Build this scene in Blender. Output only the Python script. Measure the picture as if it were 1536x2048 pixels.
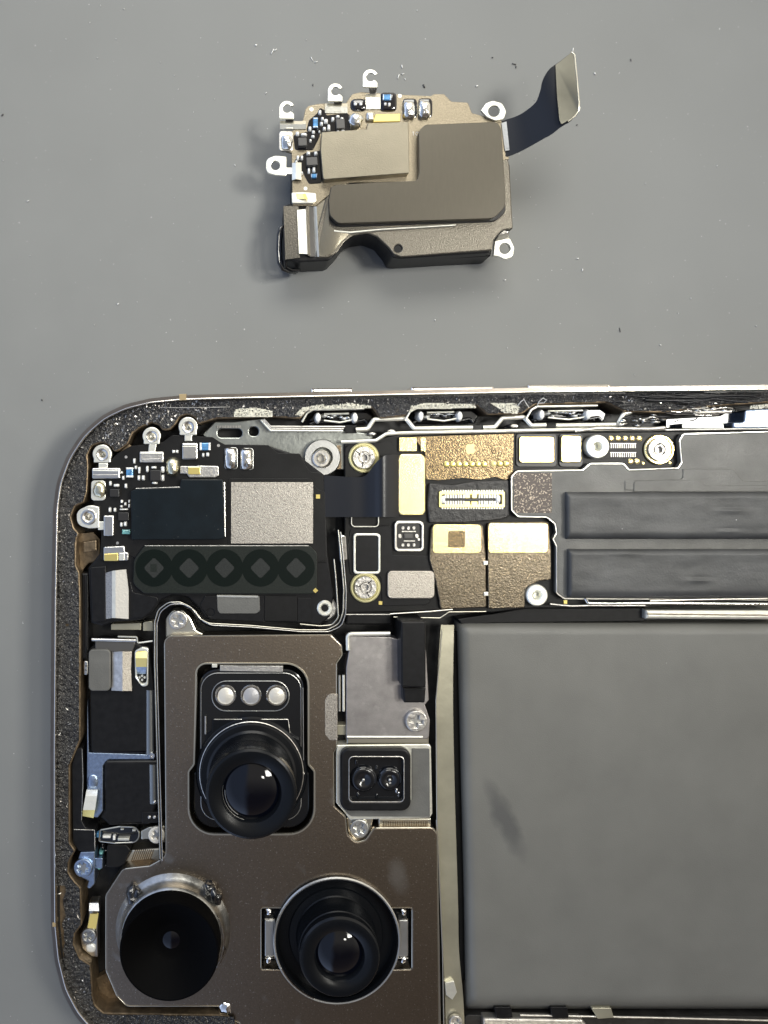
import bpy, math, random
from mathutils import Vector, Matrix, noise
from mathutils.geometry import tessellate_polygon
R = math.radians
random.seed(7)
sc = bpy.context.scene
for o in list(bpy.data.objects): bpy.data.objects.remove(o)
sc.unit_settings.scale_length = 0.0059          # one unit here is about 5.9 mm of the real thing

# ------------------------------------------------------------------ camera
D = 16.0                                        # height of the lens above the mat
NX, NY = 510, 920                               # photo point straight below the lens
cam = bpy.data.cameras.new('camera'); co = bpy.data.objects.new('camera', cam)
sc.collection.objects.link(co); co.location = ((NX - 768) / 100, (1024 - NY) / 100, D); sc.camera = co
cam.sensor_fit = 'VERTICAL'; cam.sensor_height = 24; cam.lens = 24 / 20.48 * D
cam.shift_x = (768 - NX) / 2048; cam.shift_y = -(1024 - NY) / 2048
cam.clip_start = 0.1; cam.clip_end = 500

# ------------------------------------------------------------------ surroundings: a dim room
w = bpy.data.worlds.new('World'); sc.world = w; w.use_nodes = True
nt = w.node_tree; nt.nodes.clear()
def wn(t, **k):
    n = nt.nodes.new(t)
    for a, b in k.items(): setattr(n, a, b)
    return n
tc = wn('ShaderNodeTexCoord'); sep = wn('ShaderNodeSeparateXYZ'); nt.links.new(tc.outputs['Generated'], sep.inputs[0])
mr = wn('ShaderNodeMapRange'); mr.interpolation_type = 'SMOOTHSTEP'
mr.inputs[1].default_value = -0.50; mr.inputs[2].default_value = 0.06
nt.links.new(sep.outputs['Y'], mr.inputs[0])
mx = wn('ShaderNodeMix', data_type='RGBA'); nt.links.new(mr.outputs[0], mx.inputs[0])
mx.inputs[6].default_value = (0.07, 0.056, 0.047, 1)      # towards the person (dark clothes)
mx.inputs[7].default_value = (0.42, 0.39, 0.34, 1)         # the far, lit side of the room
mr2 = wn('ShaderNodeMapRange'); mr2.interpolation_type = 'SMOOTHSTEP'
mr2.inputs[1].default_value = -0.04; mr2.inputs[2].default_value = -0.19
nt.links.new(sep.outputs['X'], mr2.inputs[0])
mx2 = wn('ShaderNodeMix', data_type='RGBA'); nt.links.new(mr2.outputs[0], mx2.inputs[0])
nt.links.new(mx.outputs[2], mx2.inputs[6]); mx2.inputs[7].default_value = (0.25, 0.31, 0.45, 1)   # cool window side
bg = wn('ShaderNodeBackground'); nt.links.new(mx2.outputs[2], bg.inputs[0]); 
mr3 = wn('ShaderNodeMapRange'); nt.links.new(sep.outputs['Z'], mr3.inputs[0])     # horizon brightened as added fill for the shadows
mr3.inputs[1].default_value = 0.15; mr3.inputs[2].default_value = 0.80; mr3.inputs[3].default_value = 3.6; mr3.inputs[4].default_value = 1.0
nt.links.new(mr3.outputs[0], bg.inputs[1])
wo = wn('ShaderNodeOutputWorld'); nt.links.new(bg.outputs[0], wo.inputs[0])

def area(name, loc, target, size, power, col, sy=None):
    l = bpy.data.lights.new(name, 'AREA'); l.energy = power; l.color = col; l.size = size
    if sy: l.shape = 'RECTANGLE'; l.size_y = sy
    o = bpy.data.objects.new(name, l); sc.collection.objects.link(o); o.location = loc
    d = Vector(target) - Vector(loc); o.rotation_euler = d.to_track_quat('-Z', 'Y').to_euler()
    return o
BL = area('bench_lamp', (27, 7, 46), (-5, 7, 0), 11.0, 1500, (1.0, 0.98, 0.91))
BL.data.spread = R(45)
area('room_light', (2, 58, 62), (0, 2, 0), 46, 38500, (1.0, 0.985, 0.92), 30)
area('ceiling_lamp', (17.5, -1.5, 58), (2, 0, 0), 4.5, 2600, (1.0, 0.97, 0.88), 4.5)
sc.view_settings.view_transform = 'Standard'; sc.view_settings.look = 'None'
sc.view_settings.exposure = 0.0; sc.view_settings.gamma = 1.0
sc.view_settings.use_curve_mapping = False

# ------------------------------------------------------------------ materials
def mk(name, base, metal=0.0, rough=0.5, var=None, bump=None, speck=None, coat=0.0, spec=0.5, aniso=None, rvar=None, blotch=None, stain=None):
    m = bpy.data.materials.new(name); m.use_nodes = True; t = m.node_tree; b = t.nodes['Principled BSDF']
    b.inputs['Metallic'].default_value = metal; b.inputs['Roughness'].default_value = rough
    b.inputs['Base Color'].default_value = (*base, 1); b.inputs['Specular IOR Level'].default_value = spec
    if coat: b.inputs['Coat Weight'].default_value = coat; b.inputs['Coat Roughness'].default_value = 0.06
    c = t.nodes.new('ShaderNodeTexCoord')
    vec = c.outputs['Object']
    if aniso:                                   # stretched, for brushed metal
        mp = t.nodes.new('ShaderNodeMapping'); mp.inputs['Scale'].default_value = aniso
        t.links.new(vec, mp.inputs[0]); vec = mp.outputs[0]
    col = None
    def nz(scale, detail=3, rough_=0.55, v=None):
        n = t.nodes.new('ShaderNodeTexNoise'); n.inputs['Scale'].default_value = scale
        n.inputs['Detail'].default_value = detail; n.inputs['Roughness'].default_value = rough_
        t.links.new(v or vec, n.inputs['Vector']); return n.outputs[0]
    def ramp(src, lo, hi, c0, c1):
        r = t.nodes.new('ShaderNodeValToRGB'); t.links.new(src, r.inputs[0])
        r.color_ramp.elements[0].position = lo; r.color_ramp.elements[0].color = (*c0, 1)
        r.color_ramp.elements[1].position = hi; r.color_ramp.elements[1].color = (*c1, 1)
        return r.outputs[0]
    def mix(f, a, b_):
        x = t.nodes.new('ShaderNodeMix'); x.data_type = 'RGBA'; t.links.new(f, x.inputs[0])
        for s, v in ((6, a), (7, b_)):
            if isinstance(v, tuple): x.inputs[s].default_value = (*v, 1)
            else: t.links.new(v, x.inputs[s])
        return x.outputs[2]
    if var:
        s, a = var
        col = ramp(nz(s), 0.3, 0.7, tuple(max(0, k * (1 - a)) for k in base), tuple(min(1, k * (1 + a)) for k in base))
    if blotch:
        s, lo, hi, cc = blotch
        f = ramp(nz(s, 5, 0.6, c.outputs['Object']), lo, hi, (0, 0, 0), (1, 1, 1))
        col = mix(f, col or base, cc)
    if speck:
        for s, lo, hi, cc in (speck if isinstance(speck, list) else [speck]):
            f = ramp(nz(s, 2, 0.6, c.outputs['Object']), lo, hi, (0, 0, 0), (1, 1, 1))
            col = mix(f, col or base, cc)
    if stain:                                   # a rubbed smudge with its own place and shape
        (sx_, sy_, sz_), (wx, wy), rot_, cc = stain
        mp = t.nodes.new('ShaderNodeMapping'); mp.vector_type = 'TEXTURE'
        mp.inputs['Location'].default_value = (sx_, sy_, sz_); mp.inputs['Rotation'].default_value = (0, 0, rot_)
        mp.inputs['Scale'].default_value = (wx, wy, 5)
        ad = t.nodes.new('ShaderNodeVectorMath'); ad.operation = 'MULTIPLY_ADD'
        nn = t.nodes.new('ShaderNodeTexNoise'); nn.inputs['Scale'].default_value = 2.4; nn.inputs['Detail'].default_value = 5
        t.links.new(c.outputs['Object'], nn.inputs['Vector']); t.links.new(nn.outputs['Color'], ad.inputs[0])
        ad.inputs[1].default_value = (0.35, 0.35, 0); t.links.new(c.outputs['Object'], ad.inputs[2])
        t.links.new(ad.outputs[0], mp.inputs[0])
        gr = t.nodes.new('ShaderNodeTexGradient'); gr.gradient_type = 'SPHERICAL'; t.links.new(mp.outputs[0], gr.inputs[0])
        col = mix(ramp(gr.outputs[1], 0.0, 0.7, (0, 0, 0), (0.75, 0.75, 0.75)), col or base, cc)
    if col: t.links.new(col, b.inputs['Base Color'])
    if rvar:
        s, lo, hi = rvar
        n = nz(s); mrr = t.nodes.new('ShaderNodeMapRange'); t.links.new(n, mrr.inputs[0])
        mrr.inputs[1].default_value = 0.3; mrr.inputs[2].default_value = 0.7
        mrr.inputs[3].default_value = lo; mrr.inputs[4].default_value = hi
        t.links.new(mrr.outputs[0], b.inputs['Roughness'])
    if bump:
        prev = None
        for s, st in (bump if isinstance(bump, list) else [bump]):
            bn = t.nodes.new('ShaderNodeBump'); bn.inputs['Strength'].default_value = st; bn.inputs['Distance'].default_value = 0.02
            t.links.new(nz(s, 3), bn.inputs['Height'])
            if prev: t.links.new(prev, bn.inputs['Normal'])
            prev = bn.outputs[0]
        t.links.new(prev, b.inputs['Normal'])
    return m
M = {
 'mat':      mk('mat_rubber', (0.205, 0.209, 0.200), 0, 0.5, spec=0.25, var=(0.6, 0.03), bump=[(42, 0.06)], speck=(16, 0.735, 0.76, (0.55, 0.55, 0.52)), rvar=(1.2, 0.50, 0.62)),
 'band':     mk('titanium_band', (0.21, 0.185, 0.16), 1, 0.36, var=(3, 0.1), bump=(60, 0.05)),
 'rim':      mk('polished_rim', (0.80, 0.75, 0.68), 1, 0.22, bump=(30, 0.05)),
 'bandgold': mk('antenna_line', (0.33, 0.25, 0.13), 0, 0.4),
 'tan':      mk('bronze_anodised', (0.20, 0.15, 0.095), 0.75, 0.45, var=(5, 0.4), bump=(22, 0.35)),
 'glue':     mk('glue_residue', (0.009, 0.009, 0.010), 0, 0.30, var=(14, 0.5), bump=[(48, 1.0)], speck=[(48, 0.63, 0.68, (0.26, 0.25, 0.235)), (40, 0.70, 0.72, (0.75, 0.75, 0.72))], spec=0.6, blotch=(2.3, 0.70, 0.76, (0.07, 0.052, 0.033))),
 'foamtan':  mk('torn_adhesive', (0.62, 0.60, 0.50), 0, 0.6, var=(20, 0.35), bump=(30, 1.0)),
 'floor':    mk('cavity_floor', (0.02, 0.02, 0.02), 0.4, 0.45, var=(4, 0.5)),
 'black':    mk('black_plastic', (0.008, 0.008, 0.0085), 0, 0.36, var=(9, 0.25), bump=(70, 0.08), spec=0.25),
 'blackmat': mk('black_board', (0.008, 0.0078, 0.0075), 0, 0.40, var=(3, 0.3), bump=[(50, 0.08)], spec=0.25),
 'blackgl':  mk('black_gloss', (0.006, 0.007, 0.009), 0, 0.14, coat=0.5),
 'barrel':   mk('lens_black', (0.004, 0.0048, 0.0062), 0, 0.25, spec=0.25),
 'barrelmt': mk('lens_cap_black', (0.0012, 0.0012, 0.0014), 0, 0.6, spec=0.04),
 'glass':    mk('lens_glass', (0.001, 0.0015, 0.004), 0, 0.05, coat=0.2, spec=0.5),
 'navy':     mk('navy_film', (0.004, 0.0075, 0.010), 0, 0.34, spec=0.25, var=(3, 0.25), speck=(22, 0.74, 0.76, (0.12, 0.12, 0.11)), bump=(60, 0.06)),
 'green':    mk('green_black_film', (0.010, 0.013, 0.010), 0, 0.42, var=(30, 0.3), bump=(70, 0.1), spec=0.3),
 'greendk':  mk('dark_green_ring', (0.003, 0.006, 0.0045), 0, 0.4, spec=0.14),
 'greenlt':  mk('grey_diamond', (0.022, 0.024, 0.022), 0, 0.45, var=(40, 0.25), spec=0.25),
 'sand':     mk('sandy_silver_pad', (0.50, 0.465, 0.41), 1, 0.42, speck=[(44, 0.50, 0.64, (0.33, 0.30, 0.26))], bump=(48, 0.3)),
 'gold':     mk('gold_pad', (0.84, 0.715, 0.36), 0.97, 0.19, speck=[(34, 0.56, 0.64, (0.60, 0.48, 0.20))], bump=(44, 0.2)),
 'goldbr':   mk('bright_gold', (0.95, 0.77, 0.26), 0.8, 0.28),
 'goldflat': mk('gold_mark', (0.72, 0.62, 0.26), 0.5, 0.4),
 'browngld': mk('brown_copper_pad', (0.23, 0.175, 0.10), 1, 0.26, speck=[(34, 0.44, 0.58, (0.115, 0.086, 0.052))], bump=(34, 0.28)),
 'brownmt':  mk('brown_shield', (0.16, 0.135, 0.10), 1, 0.29, var=(28, 0.35), bump=[(32, 0.25), (3, 0.25)], speck=[(33, 0.56, 0.66, (0.30, 0.24, 0.16))]),
 'tanmetal': mk('warm_shield_metal', (0.255, 0.232, 0.18), 1, 0.33, var=(2, 0.05), bump=(50, 0.14), speck=(14, 0.72, 0.75, (0.3, 0.27, 0.22))),
 'tanboard': mk('warm_board', (0.26, 0.225, 0.165), 1, 0.36, var=(34, 0.12), bump=(42, 0.2)),
 'pad':      mk('grey_brown_film', (0.115, 0.105, 0.085), 0.85, 0.32, var=(20, 0.025), bump=(60, 0.04), aniso=(1, 0.2, 1)),
 'cover':    mk('grained_cover', (0.145, 0.133, 0.11), 0.9, 0.36, var=(40, 0.2), bump=(38, 0.3)),
 'steel':    mk('steel', (0.72, 0.70, 0.65), 1, 0.28, var=(5, 0.1), bump=(18, 0.12)),
 'steelmat': mk('matte_steel', (0.52, 0.52, 0.50), 1, 0.42, var=(2, 0.15), bump=(30, 0.12)),
 'ivory':    mk('bright_nickel', (0.88, 0.87, 0.77), 0.7, 0.34, var=(8, 0.07), bump=(14, 0.18)),
 'chrome':   mk('chrome', (0.85, 0.85, 0.83), 1, 0.12, bump=(9, 0.25)),
 'dullsil':  mk('dull_silver', (0.60, 0.58, 0.54), 0.9, 0.36, var=(9, 0.2), bump=(20, 0.4)),
 'solder':   mk('solder', (0.80, 0.79, 0.74), 1, 0.2, bump=[(11, 0.6)]),
 'solderye': mk('yellowish_solder', (0.80, 0.77, 0.58), 1, 0.27, bump=[(11, 0.6)]),
 'white':    mk('component_end', (0.86, 0.86, 0.82), 0.25, 0.3, bump=(20, 0.3)),
 'chip':     mk('grey_chip', (0.085, 0.082, 0.078), 0.3, 0.42),
 'chipdk':   mk('dark_chip', (0.02, 0.019, 0.018), 0, 0.35),
 'blue':     mk('blue_component', (0.09, 0.27, 0.52), 0.2, 0.25, coat=0.6, var=(12, 0.4)),
 'teal':     mk('teal_component', (0.12, 0.30, 0.30), 0.2, 0.25, coat=0.6, var=(14, 0.6)),
 'epoxy':    mk('clear_black_glue', (0.004, 0.004, 0.006), 0, 0.08, coat=1.0, bump=(7, 0.2)),
 'cam':      mk('camera_plate', (0.30, 0.25, 0.195), 1, 0.29, var=(34, 0.10), bump=[(36, 0.14), (1.2, 0.10)], speck=[(27, 0.66, 0.70, (0.62, 0.57, 0.50)), (1.6, 0.68, 0.84, (0.50, 0.48, 0.44))], stain=((0.30, -6.62, 0.93), (0.22, 0.42), 0.2, (0.52, 0.50, 0.46))),
 'camedge':  mk('plate_edge', (0.74, 0.71, 0.60), 1, 0.30),
 'plate':    mk('silver_plate', (0.42, 0.40, 0.39), 1, 0.40, var=(5, 0.12), bump=(48, 0.12), blotch=(3.2, 0.58, 0.72, (0.56, 0.54, 0.52))),
 'greysh':   mk('grey_shield_film', (0.115, 0.114, 0.104), 0.0, 0.42, var=(2.5, 0.14), bump=[(36, 0.25)], rvar=(1.5, 0.36, 0.5)),
 'foam':     mk('black_tape', (0.058, 0.059, 0.058), 0, 0.48, var=(1.6, 0.25), bump=[(26, 0.16), (5.5, 0.22)], speck=(9, 0.755, 0.775, (0.5, 0.5, 0.48))),
 'crinkle':  mk('crinkled_tape', (0.02, 0.019, 0.018), 0, 0.42, var=(4, 0.35), bump=[(9, 0.9), (40, 0.25)]),
 'battery':  mk('battery_wrap', (0.142, 0.140, 0.124), 0, 0.46, var=(1.1, 0.07), bump=[(55, 0.22)], rvar=(0.6, 0.40, 0.52), speck=(7, 0.785, 0.80, (0.7, 0.7, 0.68)), stain=((2.32, -5.6, 0.87), (0.22, 1.0), 0.42, (0.066, 0.066, 0.064))),
 'foil':     mk('foil_tape', (0.40, 0.38, 0.29), 0.55, 0.33, var=(1.6, 0.12), bump=[(3, 0.35)]),
 'bluesteel':mk('blue_steel', (0.42, 0.52, 0.68), 1, 0.32, var=(18, 0.15), bump=(30, 0.2)),
 'cable':    mk('cable_gloss', (0.008, 0.009, 0.012), 0, 0.34, bump=(30, 0.04)),
 'stiff':    mk('stiffener', (0.20, 0.195, 0.16), 0.8, 0.30, var=(2, 0.12)),
 'matrix':   mk('speckled_label', (0.075, 0.056, 0.045), 0, 0.45, speck=[(33, 0.57, 0.61, (0.55, 0.45, 0.33))]),
 'satin':    mk('black_edge_highlight', (0.30, 0.31, 0.30), 1, 0.36, bump=(40, 0.06)),  # lighter grey metal that paints a highlight on black corners
 'gunmetal': mk('gunmetal', (0.36, 0.36, 0.345), 1, 0.34, bump=[(6, 0.5)], var=(5, 0.3)),
 'sheetst':  mk('sheet_steel', (0.33, 0.345, 0.325), 1, 0.36, var=(2, 0.2), bump=(14, 0.2)),
 'flash':    mk('flash_diffuser', (0.66, 0.63, 0.56), 0.3, 0.35, bump=(20, 0.3), spec=0.6),
 'flashgr':  mk('grey_flash_diffuser', (0.40, 0.40, 0.41), 0.3, 0.35, bump=(20, 0.3)),
 'yellow':   mk('phosphor_ring', (0.75, 0.70, 0.38), 0.6, 0.3),
 'lint':     mk('lint', (0.7, 0.7, 0.67), 0, 0.7),
 'lintdk':   mk('dark_lint', (0.05, 0.05, 0.05), 0, 0.7),
 'print':    mk('white_print', (0.75, 0.74, 0.70), 0, 0.6),
}

# ------------------------------------------------------------------ placing and building
def W(px, py, z):                               # photo point at height z -> world
    k = (D - z) / D / 100.0
    return Vector(((NX - 768) / 100 + (px - NX) * k, (1024 - NY) / 100 + (NY - py) * k, z))
def arc_corners(pts):
    out = []; n = len(pts)
    for i, p in enumerate(pts):
        r = p[2] if len(p) > 2 else 0
        P = Vector(p[:2])
        if r <= 0: out.append(P); continue
        A = Vector(pts[i - 1][:2]) - P; B = Vector(pts[(i + 1) % n][:2]) - P
        la, lb = A.length, B.length
        if la < 1e-6 or lb < 1e-6: out.append(P); continue
        A /= la; B /= lb
        ang = math.acos(max(-1, min(1, A.dot(B))))
        if ang > 3.1 or ang < 0.05: out.append(P); continue
        t = min(r / math.tan(ang / 2), la * 0.48, lb * 0.48); rr = t * math.tan(ang / 2)
        C = P + (A + B).normalized() * (rr / math.sin(ang / 2))
        s = (P + A * t) - C; e = (P + B * t) - C
        a0 = math.atan2(s.y, s.x); da = math.atan2(e.y, e.x) - a0
        while da > math.pi: da -= 2 * math.pi
        while da < -math.pi: da += 2 * math.pi
        k = max(2, int(abs(da) / 0.22) + 1)
        for j in range(k + 1):
            a = a0 + da * j / k; out.append(C + Vector((math.cos(a), math.sin(a))) * rr)
    return out
def circ(cx, cy, r, n=28, ry=None, a0=0.0):
    return [(cx + r * math.cos(a0 + 2 * math.pi * i / n), cy + (ry or r) * math.sin(a0 + 2 * math.pi * i / n)) for i in range(n)]
def rect(x0, y0, x1, y1, r=0, skew=0):
    return [(x0, y0, r), (x1, y0 + skew, r), (x1, y1 + skew, r), (x0, y1, r)]
def rrect(cx, cy, w_, h_, r=0, rot=0):
    c, s = math.cos(R(rot)), math.sin(R(rot))
    return [(cx + x * c - y * s, cy + x * s + y * c, r) for x, y in ((-w_/2, -h_/2), (w_/2, -h_/2), (w_/2, h_/2), (-w_/2, h_/2))]
def link(name, me, mat, parent=None, label=None, ang=38):
    ob = bpy.data.objects.new(name, me); sc.collection.objects.link(ob)
    me.materials.append(M[mat] if isinstance(mat, str) else mat)
    for p in me.polygons: p.use_smooth = True
    if ang: me.set_sharp_from_angle(angle=R(ang))
    if parent:
        ob.parent = parent
        if parent.type == 'EMPTY': ob.matrix_parent_inverse = Matrix.Translation(-parent.location)
    if label: ob['label'] = label
    return ob
def mesh(vs, fs):
    me = bpy.data.meshes.new('m'); me.from_pydata([tuple(v) for v in vs], [], fs); me.validate(); me.update(); return me
def offs(ring, d):
    n = len(ring); out = []
    for i in range(n):
        a, b, c = ring[i - 1], ring[i], ring[(i + 1) % n]
        e1 = (b - a); e2 = (c - b)
        if e1.length < 1e-7: e1 = e2
        if e2.length < 1e-7: e2 = e1
        e1 = e1.normalized(); e2 = e2.normalized()
        n1 = Vector((-e1.y, e1.x)); n2 = Vector((-e2.y, e2.x)); m = n1 + n2
        if m.length < 1e-4: m = n1
        m.normalize(); k = max(0.45, m.dot(n1))
        out.append(b + m * (d / k))
    return out
def area2(r): return sum(r[i - 1].x * r[i].y - r[i].x * r[i - 1].y for i in range(len(r)))
def prism_geo(outer, z0, z1, bev=0.0, holes=(), seg=2, flat=False):
    rings = []
    for k, o in enumerate([outer] + list(holes)):
        pts = [W(p.x, p.y, z1).xy for p in arc_corners(o)]
        q = [pts[0]]
        for p in pts[1:]:
            if (p - q[-1]).length > 2e-4: q.append(p)
        if (q[0] - q[-1]).length < 2e-4: q.pop()
        if (area2(q) > 0) != (k == 0): q.reverse()      # outer CCW, holes CW
        rings.append(q)
    vs, fs, tops = [], [], []
    for q in rings:
        n = len(q); layers = [[Vector((p.x, p.y, z0)) for p in q]]
        if bev > 0:
            for s in range(seg + 1):
                a = math.pi / 2 * s / seg
                o = offs(q, bev * (1 - math.cos(a)))
                zz = z1 - bev * (1 - math.sin(a))
                layers.append([Vector((p.x, p.y, zz)) for p in o])
        else: layers.append([Vector((p.x, p.y, z1)) for p in q])
        base = len(vs)
        for L in layers: vs += L
        for l in range(len(layers) - 1):
            for i in range(n):
                a = base + l * n + i; b = base + l * n + (i + 1) % n
                fs.append((a, b, b + n, a + n))
        tops.append((base + (len(layers) - 1) * n, layers[-1], base))
    idx = []; 
    for t in tops: idx += list(range(t[0], t[0] + len(t[1])))
    for tri in tessellate_polygon([t[1] for t in tops]):
        a, b, c = (vs[idx[i]] for i in tri)
        cr = (b - a).cross(c - a).z
        if abs(cr) < 1e-12: continue
        fs.append(tuple(idx[i] for i in (tri if cr > 0 else tri[::-1])))
    return vs, fs
def prism(name, outer, z0, z1, mat, parent=None, bev=0.01, holes=(), label=None, seg=2):
    vs, fs = prism_geo(outer, z0, z1, bev, holes, seg)
    return link(name, mesh(vs, fs), mat, parent, label, {2: 20, 3: 14, 4: 11}[seg])
def multi(name, outers, z0, z1, mat, parent=None, bev=0.0, label=None):      # one marking made of several marks
    V, F = [], []
    for o in outers:
        vs, fs = prism_geo(o, z0, z1, bev); k = len(V); V += vs; F += [tuple(i + k for i in f) for f in fs]
    return link(name, mesh(V, F), mat, parent, label)
def sheet(name, pts, th, mat, parent=None, label=None):       # polygon with its own height at every corner
    top = [W(x, y, z) for x, y, z in pts]
    if area2([p.xy for p in top]) < 0: top.reverse()
    n = len(top); vs = top + [v - Vector((0, 0, th)) for v in top]
    fs = [(i + n, (i + 1) % n + n, (i + 1) % n, i) for i in range(n)]
    for t in tessellate_polygon([top]):
        a, b, c = (top[i] for i in t)
        if (b - a).cross(c - a).z < 0: t = t[::-1]
        fs.append(tuple(t))
    return link(name, mesh(vs, fs), mat, parent, label)
def loft(name, A, B, th, mat, parent=None, label=None, sub=6, nb=1):          # ribbon between two edge lines (x, y, z)
    def smooth(P):
        out = []; n = len(P)
        for i in range(n - 1):
            p0, p1, p2, p3 = (Vector(P[max(0, i - 1)]), Vector(P[i]), Vector(P[i + 1]), Vector(P[min(n - 1, i + 2)]))
            for j in range(sub):
                t = j / sub
                out.append(0.5 * ((2 * p1) + (p2 - p0) * t + (2 * p0 - 5 * p1 + 4 * p2 - p3) * t * t + (3 * p1 - p0 - 3 * p2 + p3) * t ** 3))
        out.append(Vector(P[-1])); return out
    a, b = smooth(A), smooth(B); n = len(a)
    ta = [W(*p) for p in a]; tb = [W(*p) for p in b]
    dn = Vector((0, 0, th)); vs = ta + tb + [p - dn for p in ta] + [p - dn for p in tb]; fs = []
    for i in range(n - 1):
        fs += [(i, i + 1, n + i + 1, n + i), (2*n + i + 1, 2*n + i, 3*n + i, 3*n + i + 1), (i + 1, i, 2*n + i, 2*n + i + 1), (n + i, n + i + 1, 3*n + i + 1, 3*n + i)]
    fs += [(0, n, 3*n, 2*n), (n - 1, 2*n - 1 + 0, 4*n - 1, 3*n - 1)]
    me = mesh(vs, fs)
    import bmesh
    bm = bmesh.new(); bm.from_mesh(me); bmesh.ops.recalc_face_normals(bm, faces=bm.faces); bm.to_mesh(me); bm.free()
    return link(name, me, mat, parent, label, 50)
def tube(name, pts, r, mat, parent=None, closed=False, label=None, n=8, flat=1.0, rnd=0):   # pts (x, y, z), r in photo px
    if rnd:
        q = arc_corners([(p[0], p[1], rnd) for p in pts]); z = pts[0][2]; pts = [(p.x, p.y, z) for p in q]
        if not closed: pass
    P = [W(*p) for p in pts]; r = r / 100.0; N = len(P); vs, fs = [], []
    for i, p in enumerate(P):
        a = P[i - 1] if (closed or i > 0) else P[i]; b = P[(i + 1) % N] if (closed or i < N - 1) else P[i]
        t = (b - a).normalized(); up = Vector((0, 0, 1)) if abs(t.z) < 0.9 else Vector((0, 1, 0))
        s = t.cross(up).normalized(); u = s.cross(t).normalized()
        for k in range(n):
            an = 2 * math.pi * k / n; vs.append(p + s * (r * math.cos(an)) + u * (r * flat * math.sin(an)))
    for i in range(N if closed else N - 1):
        j = (i + 1) % N
        for k in range(n):
            fs.append((i * n + k, i * n + (k + 1) % n, j * n + (k + 1) % n, j * n + k))
    if not closed: fs += [tuple(range(n))[::-1], tuple((N - 1) * n + k for k in range(n))]
    me = mesh(vs, [f[::-1] for f in fs])
    import bmesh
    bm = bmesh.new(); bm.from_mesh(me); bmesh.ops.recalc_face_normals(bm, faces=bm.faces); bm.to_mesh(me); bm.free()
    return link(name, me, mat, parent, label, 60)
def open_round(pts, r):                          # round the corners of an open path
    z = pts[0][2]; q = arc_corners([(p[0], p[1], 0 if i in (0, len(pts) - 1) else r) for i, p in enumerate(pts)])
    return [(p.x, p.y, z) for p in q]
def lathe(name, cx, cy, zc, prof, mat, parent=None, label=None, n=40, ang=38, sx=1.0, sy=1.0):   # prof: (radius px, z); axis passes through photo point at zc
    c = W(cx, cy, zc); vs, fs = [], []
    for r, z in prof:
        for k in range(n):
            a = 2 * math.pi * k / n; vs.append(Vector((c.x + r / 100 * sx * math.cos(a), c.y + r / 100 * sy * math.sin(a), z)))
    for i in range(len(prof) - 1):
        for k in range(n):
            fs.append((i * n + k, i * n + (k + 1) % n, (i + 1) * n + (k + 1) % n, (i + 1) * n + k))
    if prof[-1][0] < 1: fs.append(tuple((len(prof) - 1) * n + k for k in range(n)))
    return link(name, mesh(vs, fs), mat, parent, label, ang)
def dome(name, cx, cy, w_, h_, z0, hh, mat, parent=None, label=None, e=2.6, lump=0.0, rot=0):
    c = W(cx, cy, z0 + hh); n = 28; L = 7; vs = []; fs = []
    sd = random.random() * 50; cr, sr = math.cos(R(rot)), math.sin(R(rot))
    for l in range(L + 1):
        t = l / L * math.pi / 2; rr = math.cos(t) ** 0.7 if l < L else 0.02; z = z0 + hh * math.sin(t) ** 0.9
        for k in range(n):
            a = 2 * math.pi * k / n; ca, sa = math.cos(a), math.sin(a)
            q = (abs(ca) ** e + abs(sa) ** e) ** (-1 / e)
            x = w_ / 200 * q * ca * rr; y = h_ / 200 * q * sa * rr
            j = 1 + lump * noise.noise(Vector((x * 9 + sd, y * 9, z * 9)))
            vs.append(Vector((c.x + (x * cr - y * sr) * j, c.y + (x * sr + y * cr) * j, z + lump * 0.05 * noise.noise(Vector((x * 12, y * 12 + sd, 3))))))
    for l in range(L):
        for k in range(n): fs.append((l * n + k, l * n + (k + 1) % n, (l + 1) * n + (k + 1) % n, (l + 1) * n + k))
    fs.append(tuple(L * n + k for k in range(n)))
    return link(name, mesh(vs, fs), mat, parent, label, 75)
def inside(x, y, poly):
    c = False; n = len(poly)
    for i in range(n):
        a, b = poly[i - 1], poly[i]
        if (a.y > y) != (b.y > y) and x < (b.x - a.x) * (y - a.y) / (b.y - a.y) + a.x: c = not c
    return c
def hfield(name, x0, y0, x1, y1, step, zf, mat, parent=None, label=None, keep=None, zbase=None, sl=0.0, sr=0.0, ang=0):
    # height field over a photo rectangle; sl / sr slide the left / right edge per row
    nx = max(2, int((x1 - x0) / step)); ny = max(2, int((y1 - y0) / step)); vs = []; fs = []; K = {}
    def vert(i, j):
        if (i, j) in K: return K[(i, j)]
        v = j / ny; xl = x0 + sl * v; xr = x1 + sr * v
        x = xl + (xr - xl) * i / nx; y = y0 + (y1 - y0) * v
        z = zf(x, y, i / nx, v); K[(i, j)] = len(vs); vs.append(W(x, y, z)); return K[(i, j)]
    for j in range(ny):
        for i in range(nx):
            if keep:
                x = x0 + (x1 - x0) * (i + .5) / nx; y = y0 + (y1 - y0) * (j + .5) / ny
                if not keep(x, y): continue
            fs.append((vert(i, j), vert(i, j + 1), vert(i + 1, j + 1), vert(i + 1, j)))
    if zbase is not None:
        bd = [(i, 0) for i in range(nx)] + [(nx, j) for j in range(ny)] + [(i, ny) for i in range(nx, 0, -1)] + [(0, j) for j in range(ny, 0, -1)]
        ids = [vert(*b) for b in bd]; k0 = len(vs)
        for q in ids: vs.append(Vector((vs[q].x, vs[q].y, zbase)))
        m = len(ids)
        for a in range(m): fs.append((ids[a], ids[(a + 1) % m], k0 + (a + 1) % m, k0 + a))
    return link(name, mesh(vs, fs), mat, parent, label, ang)
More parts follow.
